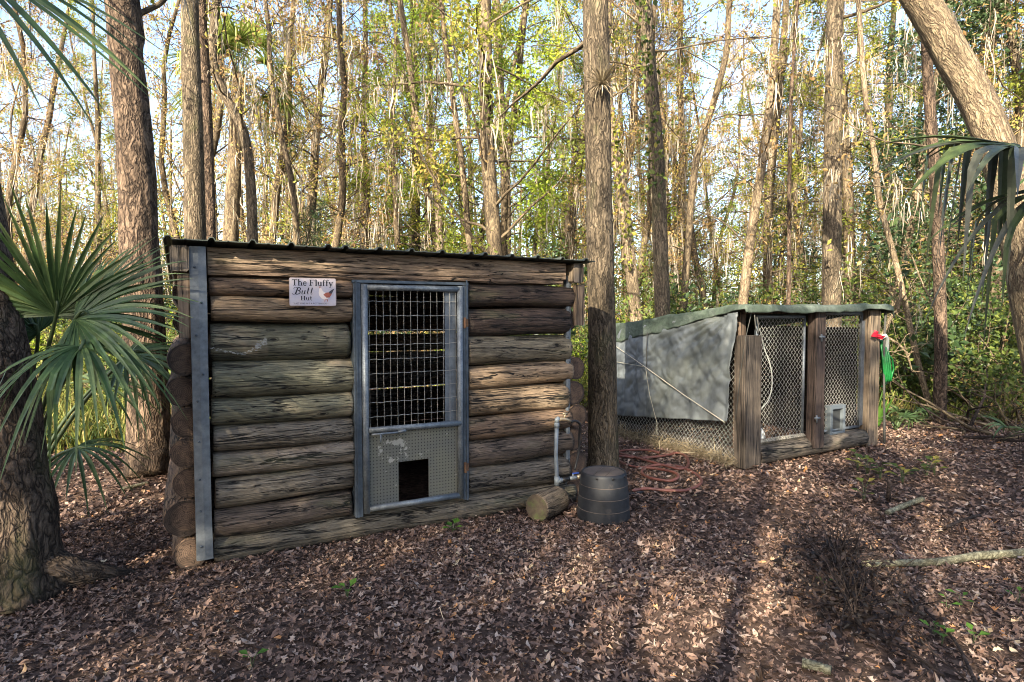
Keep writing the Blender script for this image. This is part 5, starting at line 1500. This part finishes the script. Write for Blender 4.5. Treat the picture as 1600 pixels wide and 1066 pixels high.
plant('evergreen', 0, A2(455, 11.5), 11.5, 0.30, 0.4, 'young dark glossy holly rising just above the hut roof', 'holly above the hut', 'holly_tree')
plant('evergreen', 1, A2(520, 11.9), 11.9, 0.26, 2.4, 'smaller dark holly close beside the taller one above the hut roof', 'small holly above the hut', 'holly_tree')

# far wood that closes the view
g = np.random.default_rng(88)
fw_ = MB(); ft = MB()
for k in range(170):
    y = g.uniform(35, 62); x = g.uniform(-1, 1) * (y + 5)
    H = g.uniform(9, 17)
    ft.tube([(x, y, -0.2), (x + g.normal(0, .3), y, H * .4), (x + g.normal(0, .6), y, H)], [0.2, 0.14, 0.04], 5, False)
    n = 800
    zc = H * (0.10 + 0.9 * g.beta(1.2, 1.3, n))
    P = np.stack([x + g.normal(0, 1.3, n), y + g.normal(0, 1.3, n), zc + g.normal(0, .3, n)], -1)
    fw_.scatter(LEAF_Q[0], LEAF_Q[1], P, rand_rot(n, g), g.uniform(0.14, 0.34, n), np.clip(g.uniform(0, 1, n) * 0.7 + g.uniform(0, 0.3), 0, 1))
n = 26000
y = g.uniform(26, 60, n); x = g.uniform(-1, 1, n) * (y + 5)
P = np.stack([x, y, np.abs(g.normal(0, 1.3, n)) * (0.7 + 0.5 * vnoise(x * .3, y * .3, seed=2))], -1)
fw_.scatter(LEAF_Q[0], LEAF_Q[1], P, rand_rot(n, g), g.uniform(0.14, 0.36, n), g.uniform(0, 1, n))
fo_ = tag(fw_.build('distant_wood', M['leaf_olive'], None, False), 'hazy mass of far trees closing the view through the wood', 'wood', kind='stuff')
ft.build('distant_trunks', M['bark_far'], fo_)

# ------------------------------------------------------------------ undergrowth
g = np.random.default_rng(91)
BL = np.array([(0, -0.035, 0), (0, 0.035, 0), (0.06, 0.03, 0.5), (0.06, -0.03, 0.5), (0.3, 0.006, 0.95), (0.3, -0.006, 0.95)])
BF = np.array([[0, 1, 2, 3], [3, 2, 4, 5]])
def blades(n, xf, yf, hmin, hmax, mb_, thin=1.0):
    y = g.uniform(*yf, n); x = xf(y, n)
    k = vnoise(x * 0.7, y * 0.7, seed=15) + g.uniform(-0.6, 0.6, n) > -0.25
    x, y = x[k], y[k]; m_ = len(x)
    P = np.stack([x, y, ground_z(x, y) - 0.01], -1)
    mb_.scatter(BL * [1, thin, 1], BF, P, rand_rot(m_, g, 0.35), g.uniform(hmin, hmax, m_), np.clip(g.uniform(0, 1, m_), 0, 1))
ug = MB()
blades(16000, lambda y, n: g.uniform(-1, -0.45, n) * y * 0.98 - 0.4, (6.7, 14), 0.12, 0.6, ug, 0.6)
blades(7000, lambda y, n: g.uniform(0.60, 1.02, n) * y, (8.9, 14), 0.08, 0.40, ug, 0.6)
blades(16000, lambda y, n: g.uniform(-1, 1, n) * (y + 2), (10.5, 26), 0.15, 0.6, ug, 0.8)
tag(ug.build('undergrowth', M['grass'], None, False), 'yellow-green grass and weeds on the woodland floor', 'undergrowth', kind='stuff')

# ------------------------------------------------------------------ fan palms
def blade_mesh(L, w, droop, bend, fold, old=0.0, g=None, tipsplit=True, kink=None):
    n = 9
    s = np.linspace(0.0, 1, n)
    wid = w * np.interp(s, [0, 0.12, 0.45, 0.8, 1.0], [0.35, 0.75, 1.0, 0.5, 0.03])
    ang = droop * s ** 1.7
    if kink is not None:
        ang = ang + 1.5 * np.clip((s - kink) / 0.12, 0, 1)
    dx = np.cos(ang); dz = -np.sin(ang)
    x = np.concatenate([[0], np.cumsum((dx[1:] + dx[:-1]) / 2 * L / (n - 1))]); z = np.concatenate([[0], np.cumsum((dz[1:] + dz[:-1]) / 2 * L / (n - 1))])
    yb = bend * s ** 2 * L
    V = np.zeros((n, 3, 3))
    V[:, 0] = np.stack([x, yb - wid, z + fold * wid], -1); V[:, 1] = np.stack([x, yb, z], -1); V[:, 2] = np.stack([x, yb + wid, z + fold * wid], -1)
    ii, jj = np.meshgrid(np.arange(n - 1), np.arange(2), indexing='ij')
    return V.reshape(-1, 3), np.stack([ii * 3 + jj, (ii + 1) * 3 + jj, (ii + 1) * 3 + jj + 1, ii * 3 + jj + 1], -1).reshape(-1, 4)

def frond(palm, base, hub, facing, up_, L, nbl, spread, m_, seed, w=0.019, droop=0.35, kinks=0.0, sep=True, kr=(0.45, 0.75)):
    """petiole from base to hub, then leaflets fanned about the hub in the plane (facing, side)"""
    g = np.random.default_rng(seed)
    f = norm(np.array(facing, float)); u0 = norm(np.array(up_, float) - f * np.dot(up_, f)); sd_ = np.cross(u0, f)
    base, hub = np.array(base, float), np.array(hub, float)
    mid = (base + hub) / 2 + np.array([0, 0, 0.10])
    pt = trunk_path(None, [base, mid, hub, hub + f * 0.10], 12)
    fr_ = MB().tube(pt, np.linspace(0.016, 0.007, len(pt)), 7).build('frond', M['petiole'], palm)
    allb = MB()
    for k in range(nbl):
        a = (k / (nbl - 1) - 0.5) * spread + g.normal(0, 0.02)
        d = f * math.cos(a) + sd_ * math.sin(a)
        lift = 0.10 + 0.10 * math.cos(a) + g.normal(0, 0.035)
        d = norm(d + u0 * lift * 0.6)
        side = norm(np.cross(u0, d)); upv = np.cross(d, side)
        # gravity droop is added in world z
        l = L * (0.72 + 0.28 * math.cos(a * 0.75)) * g.uniform(0.93, 1.06)
        kk = g.uniform(*kr) if g.uniform() < kinks else None
        V, F = blade_mesh(l, w * g.uniform(0.85, 1.15), droop * g.uniform(0.6, 1.4) * (0.0), g.normal(0, 0.02), 0.45, g=g)
        Rm = np.stack([d, side, upv], 1)
        W = V @ Rm.T
        s_ = np.clip(V[:, 0] / l, 0, 1)
        hor = np.sqrt(max(0.0, 1 - d[2] ** 2))
        dz = l * droop * g.uniform(0.6, 1.4) * s_ ** 2.4 * (0.25 + 0.75 * hor)
        W[:, 2] -= dz
        if kk is not None:
            fall = np.clip(s_ - kk, 0, 1) * l
            W[:, 0] -= d[0] * fall * 0.85; W[:, 1] -= d[1] * fall * 0.85
            W[:, 2] -= fall * (0.95 + d[2] * 0.8)
        W = W + hub
        rv_ = np.clip(g.uniform(0, 1) * 0.7 + 0.3 * s_, 0, 1)
        if sep:
            MB().add(W, F, rnd=rv_).build('leaflet', m_, fr_, False)
        else:
            allb.add(W, F, rnd=rv_)
    if not sep:
        allb.build('leaflets', m_, fr_, False)
    return fr_

def palm_at(label, loc, name='fan_palm'):
    return thing(name, label, 'palm', loc)
pb = np.array([-3.42, 4.15, 0.0])
palm = palm_at('green fan palm with drooping blades in front of the hut corner', tuple(pb))
def rp(p): return np.array(p) - pb
c0 = np.array([0, 0, 0.25])
MB().tube([(0, 0, -0.05), (0.01, 0.0, 0.15), (0, 0.01, 0.34)], [0.09, 0.08, 0.05], 12, bump=bark_bump(7, 0.15, 0.1, 0.2)).build('stump', M['bark_lichen'], palm)
Yp = 3.55
frond(palm, c0, rp(A(88, 492, Yp)), (0.15, -0.25, 1.0), (0.2, -1, 0.1), 0.78, 36, 3.3, M['palm'], 301, 0.0165, 0.14)
frond(palm, c0, rp(A(118, 498, 3.45)), (1.0, -0.10, 0.22), (0.1, -0.75, 0.65), 0.80, 38, 3.4, M['palm'], 302, 0.0165, 0.28)
frond(palm, c0, rp(A(128, 540, 3.30)), (0.35, -0.7, -0.25), (0.0, -0.2, 1), 0.58, 24, 4.2, M['palm'], 303, 0.017, 0.7, 0.35)
frond(palm, c0, rp(A(60, 520, 3.65)), (-0.8, 0.15, 0.45), (0, -0.8, 0.6), 0.62, 26, 3.2, M['palm'], 304, 0.019, 0.4, 0.1)
frond(palm, c0, rp(A(200, 555, 4.3)), (0.9, 0.4, 0.1), (0, -0.4, 1), 0.6, 26, 3.6, M['palm'], 305, 0.018, 0.5, 0.1)
frond(palm, c0, rp(A(120, 700, 4.1)), (0.9, -0.1, -0.05), (0, -0.3, 1), 0.5, 16, 3.2, M['palm'], 306, 0.014, 0.6)
frond(palm, c0, rp(A(150, 600, 4.6)), (0.3, 0.8, 0.3), (0, -0.5, 1), 0.55, 20, 3.4, M['palm'], 307, 0.016, 0.5)
# palm just outside the right edge; its old frond reaches in
pb = np.array([3.75, 3.6, 0.0])
palm2 = palm_at('palm outside the clearing with a grey-streaked dying frond reaching in', tuple(pb))
MB().tube([(0, 0, -0.05), (0.05, 0.02, 0.8), (0.0, 0, 1.6), (0.02, 0, 2.1)], [0.17, 0.15, 0.14, 0.12], 16, bump=bark_bump(9, 0.12, 0.1, 0.1)).build('trunk', M['bark_lichen'], palm2)
frond(palm2, (0, 0, 2.0), rp(A(1592, 232, 3.0)), (-1.0, -0.05, 0.06), (0.0, -0.40, 0.9), 0.74, 26, 4.0, M['palm_old'], 311, 0.024, 0.45, 0.72, kr=(0.3, 0.62))
frond(palm2, (0, 0, 2.0), rp(A(1640, 300, 2.9)), (-0.9, -0.3, -0.35), (0.0, -0.3, 0.95), 0.55, 16, 3.4, M['palm_old'], 312, 0.018, 0.9, 0.5)
frond(palm2, (0, 0, 2.05), (0.4, 0.8, 2.7), (0.3, 0.8, 0.4), (0, -0.4, 0.9), 0.8, 22, 3.6, M['palm'], 313, 0.022, 0.5, 0, False)
frond(palm2, (0, 0, 2.05), (0.6, -0.3, 2.7), (0.8, -0.3, 0.4), (0, -0.2, 0.9), 0.8, 22, 3.6, M['palm'], 314, 0.022, 0.5, 0, False)
# palm outside the left edge: blade tips reach in at the top
pb = np.array([-2.95, 2.0, 0.0])
palm3 = palm_at('palm beyond the left edge with long dark blade tips overhead', tuple(pb))
MB().tube([(0, 0, -0.05), (0.0, 0.02, 1.0), (-0.02, 0, 2.1), (0, 0, 2.9)], [0.16, 0.14, 0.13, 0.11], 16, bump=bark_bump(19, 0.12, 0.1, 0.1)).build('trunk', M['bark_lichen'], palm3)
frond(palm3, (0, 0, 2.8), rp(A(-95, -90, 1.9)), (0.72, 0.15, -0.62), (0.5, -0.5, 0.75), 0.66, 16, 2.6, M['palm'], 321, 0.014, 0.25)
frond(palm3, (0, 0, 2.8), (-0.7, 0.2, 3.3), (-0.8, 0.1, 0.3), (0, -0.2, 0.9), 0.8, 22, 3.6, M['palm'], 322, 0.02, 0.5, 0, False)
# sunlit cabbage palm in the wood
Yc = 13.0
pbx = A2(352, Yc)
palm4 = palm_at('sunlit cabbage palm with yellow-green fans up in the left wood', (pbx, Yc, 0))
MB().tube([(0, 0, -0.1), (0.1, 0, 2.5), (0.3, 0, 5.0), (0.4, 0, 6.6)], [0.18, 0.16, 0.15, 0.13], 14, bump=bark_bump(29, 0.1, 0.1, 0.1)).build('trunk', M['bark_far'], palm4)
gp = np.random.default_rng(5)
for k in range(16):
    a = k * 2.4; e = gp.uniform(-0.5, 1.2)
    d = np.array([math.cos(a) * math.cos(e), math.sin(a) * math.cos(e), math.sin(e)])
    frond(palm4, (0.4, 0, 6.5), np.array([0.4, 0, 6.5]) + d * 0.85, d, (0, 0, 1) if abs(d[2]) < .9 else (0, -1, 0), 0.8, 22, 3.8, M['palm_yellow'], 330 + k, 0.022, 0.6, 0.2, False)

# ------------------------------------------------------------------ air plant, vines
ap = MB(); g = np.random.default_rng(12)
apc = A(940, 140, 6.08) + np.array([-0.02, -0.12, 0])
for k in range(90):
    a = g.uniform(0, 6.28); e = g.uniform(-0.7, 1.2)
    d = np.array([math.cos(a) * math.cos(e), -abs(math.sin(a)) * math.cos(e) - 0.2, math.sin(e)])
    V, F = blade_mesh(g.uniform(0.16, 0.34), 0.006, g.uniform(0.3, 1.3), g.normal(0, .1), 0.2)
    d = norm(d); side = norm(np.cross([0, 0, 1], d)); upv = np.cross(d, side)
    ap.add(V @ np.stack([d, side, upv], 1).T, F, rnd=g.uniform(0, 1))
tag(ap.build('air_plant', M['straw'], None, False, tuple(apc)), 'spiky tan air plant clinging to the trunk between hut and pen', 'air plant')
def vine(label, pix, Y, n, side, mat_='leaf_shrub'):
    P = np.array([A(x, y, Y) for x, y in pix])
    path = trunk_path(None, P, 40)
    t = thing('ivy_vine', label, 'vine', tuple(path[0]))
    b0 = path[0]
    MB().tube(path - b0, 0.008, 5).build('stem', M['bark_far'], t)
    idx = g.integers(0, len(path), n)
    L_ = path[idx] - b0 + g.normal(0, 0.06, (n, 3)) * [1.3, 0.5, 1]
    MB().scatter(LEAF_Q[0] * [1, 1.5, 1], LEAF_Q[1], L_, rand_rot(n, g), g.uniform(0.05, 0.11, n), g.uniform(0, 1, n)).build('leaves', M[mat_], t, False)
vine('green ivy climbing the straight trunk behind the pen roof', [(1026, 300), (1018, 190), (1008, 90), (1003, 0), (1000, -80)], 9.35, 260, 0)
vine('yellowing ivy on the pale leaning trunk', [(985, 420), (975, 330), (962, 250), (955, 180)], 10.95, 200, 0, 'leaf_olive')

# ------------------------------------------------------------------ fallen sticks, dead branch, brush, seedlings
def stick(label, pix, r0, r1, m_, name='fallen_branch', h=0.03, twigs=0, group=None):
    P = np.array([gl(x, y, h) for x, y in pix])
    path = trunk_path(None, P, 24)
    t = thing(name, label, 'branch', tuple(path[0]), 0, group)
    MB().tube(path - path[0], np.linspace(r0, r1, len(path)), 10, bump=bark_bump(int(pix[0][0]), 0.12, 0, 1)).build('limb', m_, t)
    if twigs:
        tw = MB()
        for k in range(twigs):
            p = path[g.integers(1, len(path))] - path[0]
            d = norm(g.normal(0, 1, 3) * [1, 1, 0.5] + [0, 0, 0.35])
            q_ = [p]
            for s2 in range(4):
                d = norm(d + g.normal(0, 0.3, 3)); q_.append(q_[-1] + d * 0.09)
            tw.tube(np.array(q_), np.linspace(0.004, 0.0015, 5), 4, False)
        tag(tw.build('twigs', m_, t), kind='stuff')
    return t, path
stick('long bare grey-green branch lying across the leaves', [(1346, 889), (1400, 888), (1470, 884), (1530, 873), (1600, 868), (1680, 858)], 0.020, 0.030, M['bark_dry'], h=0.04)
stick('short pale stick lying near the seedlings', [(1386, 804), (1415, 793), (1441, 783)], 0.020, 0.022, M['bark_dry'], h=0.03)
stick('thin dark stick among the leaves right of the seedlings', [(1475, 829), (1500, 818), (1530, 808)], 0.012, 0.012, M['bark_dead'], h=0.03)
stick('stubby mossy stick at the very front of the clearing', [(1254, 1040), (1275, 1046), (1298, 1054)], 0.022, 0.02, M['bark_dry'], h=0.03)
stick('long thin dark twig curving over the leaves', [(1300, 890), (1360, 905), (1400, 925), (1450, 970), (1490, 1010), (1520, 1066), (1540, 1110)], 0.004, 0.008, M['bark_dead'], h=0.05, twigs=6)
stick('second thin dark twig running along the leaves', [(1245, 940), (1300, 965), (1360, 1000), (1420, 1030), (1475, 1066)], 0.004, 0.008, M['bark_dead'], h=0.05, twigs=6)
t, path = stick('dead black twiggy branch with withered leaves still on it', [(1300, 870), (1312, 905), (1322, 950), (1335, 990)], 0.012, 0.006, M['bark_dead'], h=0.10, twigs=90, name='dead_branch')
n = 800
P = path[g.integers(0, len(path), n)] - path[0] + g.normal(0, 1, (n, 3)) * [0.15, 0.17, 0.05]
MB().scatter(curl_templates(LEAF_OVAL, n, g, 0.7), LEAF_OVAL[1], P, rand_rot(n, g), g.uniform(0.03, 0.06, n), g.uniform(0, 1, n)).build('withered_leaves', M['withered'], t, False)
stick('pale stick on the bare ground behind the hut corner', [(190, 775), (212, 770), (232, 766)], 0.02, 0.016, M['bark_dry'], h=0.03)
tw = MB()
for k in range(420):
    y = math.sqrt(g.uniform(2.0 ** 2, 8.5 ** 2)); x = g.uniform(-1, 1) * (y + 1)
    if not keep_litter(np.array([x]), np.array([y]))[0]: continue
    a = g.uniform(0, 6.28); l = g.uniform(0.05, 0.28) * g.uniform(0.5, 1.4)
    z = float(ground_z(x, y)) + 0.022
    p0 = np.array([x, y, z]); d = np.array([math.cos(a), math.sin(a), g.uniform(-0.05, 0.12)])
    tw.tube([p0, p0 + d * l * 0.5 + g.normal(0, 0.012, 3) * [1, 1, 0.3], p0 + d * l], [g.uniform(0.0015, 0.005), 0.003, 0.0012], 5, False)
tag(tw.build('fallen_twigs', M['bark_dead']), 'many thin broken twigs strewn through the leaf litter', 'twigs', kind='stuff')
# upright dead stub
su = MB().tube([(0, 0, -0.02), (0.01, 0, 0.12), (0.005, 0.01, 0.2)], [0.02, 0.017, 0.012], 8, bump=bark_bump(2, 0.15, 0, 1)).build('stub', M['bark_dead'], None, True, tuple(G(1387, 782)))
tag(su, 'small dark dead stub standing among the seedlings', 'stub')
# brush heap at the right edge
g = np.random.default_rng(55)
for k in range(26):
    c = G(g.uniform(1490, 1640), g.uniform(650, 690))
    a = g.uniform(0, 6.28); l = g.uniform(0.6, 1.8); e = g.uniform(-0.05, 0.75)
    d = np.array([math.cos(a) * math.cos(e), math.sin(a) * math.cos(e), math.sin(e)])
    pts = [np.zeros(3)]
    for s2 in range(6):
        d = norm(d + g.normal(0, 0.15, 3)); pts.append(pts[-1] + d * l / 6)
    pts = np.array(pts); pts[:, 2] = np.abs(pts[:, 2]) + 0.02
    m_ = MB().tube(pts, np.linspace(g.uniform(0.012, 0.03), 0.005, 7), 7)
    for s2 in range(3):
        q0 = pts[g.integers(2, 6)]; d2 = norm(g.normal(0, 1, 3) + [0, 0, .4])
        m_.tube([q0, q0 + d2 * 0.15, q0 + d2 * 0.3 + g.normal(0, .04, 3)], [0.007, 0.005, 0.002], 4, False)
    tag(m_.build('brush_stick', M['bark_pale'] if k % 3 == 0 else M['bark_dead'] if k % 3 == 1 else M['bark_far'], None, True, (c[0], c[1], float(ground_z(c[0], c[1])))), 'dead stick of the brush heap below the leaning trunk', 'branch', 'sticks of the brush heap')
# dead forked limbs leaning at the right of the pen
for pix, Y, r, lb in (([(1372, 540), (1390, 500), (1404, 480), (1408, 440)], 9.2, 0.035, 'pale broken limb slanting up behind the green hose'), ([(1372, 522), (1395, 532), (1415, 550), (1425, 580)], 9.15, 0.022, 'pale bent limb arching behind the green hose'),
                      ([(1462, 560), (1466, 500), (1455, 470), (1440, 440), (1425, 400)], 9.3, 0.022, 'pale dead sapling with antler-like twigs right of the pen')):
    P = np.array([A(x, y, Y) for x, y in pix])
    if lb.startswith('pale dead'):
        P = np.concatenate([[[P[0][0], Y, 0.0]], P])
    path = trunk_path(None, P, 20)
    m_ = MB().tube(path - path[0], np.linspace(r, r * 0.5, len(path)), 8, bump=bark_bump(4, 0.1, 0, 1))
    for k in range(12):
        q0 = path[g.integers(len(path) // 2, len(path))] - path[0]; d2 = norm(g.normal(0, 1, 3) + [0, 0, .6])
        m_.tube([q0, q0 + d2 * 0.2 + g.normal(0, .03, 3), q0 + d2 * 0.45 + g.normal(0, .06, 3)], [r * .35, r * .25, r * .1], 4, False)
    tag(m_.build('dead_limb', M['bark_pale'], None, True, tuple(path[0])), lb, 'branch')
# seedlings
def seedling(px, py, n, s, label, mat_='green_small', hgt=0.06, group=None):
    c = G(px, py); c[2] = float(ground_z(c[0], c[1]))
    t = thing('seedling', label, 'seedling', tuple(c), 0, group)
    for k in range(n):
        a = k * 2.4 + px; l = s * g.uniform(0.7, 1.3)
        d = np.array([math.cos(a), math.sin(a), g.uniform(0.1, 0.6)])
        p = np.array([math.cos(a) * 0.4 * l, math.sin(a) * 0.4 * l, hgt * g.uniform(0.5, 1.3)])
        MB().tube([(0, 0, 0), p * [0.5, 0.5, 0.8], p], 0.0018, 4, False).build('stalk', M['petiole'], t)
        V, F = LEAF_Q[0] * [1, 1.5, 1.2] * l, LEAF_Q[1]
        d = norm(d); sd_ = norm(np.cross([0, 0, 1], d)); up_ = np.cross(d, sd_)
        MB().add(V @ np.stack([d, sd_, up_], 1).T + p, F, rnd=g.uniform(0, 1)).build('leaf', M[mat_], t, False)
seedling(708, 832, 8, 0.055, 'bright green clover-like seedling in front of the hut sill')
seedling(543, 937, 4, 0.05, 'small flat green seedling alone in the middle of the leaves')
for px, py in ((1502, 944), (1480, 952), (1522, 1000), (1472, 1005), (1460, 992), (1592, 940), (1292, 925), (394, 1038)):
    seedling(px, py, 3, 0.045, 'tiny green seedling among the fallen leaves at the front', group='tiny seedlings in the leaves')
for px, py, n in ((1355, 745, 9), (1375, 752, 9), (1410, 757, 8), (1340, 735, 7), (1460, 740, 10), (1448, 745, 8), (1350, 782, 6)):
    seedling(px, py, n, 0.08, 'dull green broad-leaved seedling on the leaves right of the pen', 'leaf_shrub', 0.14, 'broad-leaved seedlings right of the pen')
# lily-like plant and low palmetto at the foot of the pen's end
t = thing('strap_plant', 'upright strap-leaved green plant at the foot of the end post', 'plant', tuple(G(1372, 668)))
for k in range(9):
    a = k * 2.4; e = g.uniform(1.2, 1.5)
    V, F = blade_mesh(g.uniform(0.35, 0.62), 0.022, g.uniform(0.1, 0.6), 0, 0.3)
    d = np.array([math.cos(a) * math.cos(e), math.sin(a) * math.cos(e), math.sin(e)]); sd_ = norm(np.cross([0, 1, 0.1], d)); up_ = np.cross(d, sd_)
    MB().add(V @ np.stack([d, sd_, up_], 1).T, F, rnd=g.uniform(0, 1)).build('leaf', M['green_small'], t, False)
for px, py, s in ((1400, 672, .42), (1425, 660, .4), (1600, 640, .6), (1620, 700, .6), (110, 700, .5)):
    pb = G(px, py)
    pm_ = palm_at('low shaded palmetto seedling on the woodland floor', tuple(pb), 'palmetto'); pm_['group'] = 'low palmetto seedlings'
    for k in range(4):
        a = k * 1.7 + px; d = np.array([math.cos(a), math.sin(a), 0.7])
        frond(pm_, (0, 0, 0), norm(d) * s * 0.6, d, (0, 0, 1), s * 0.7, 12, 2.6, M['palm'], 400 + k, 0.014, 0.5, 0, False)
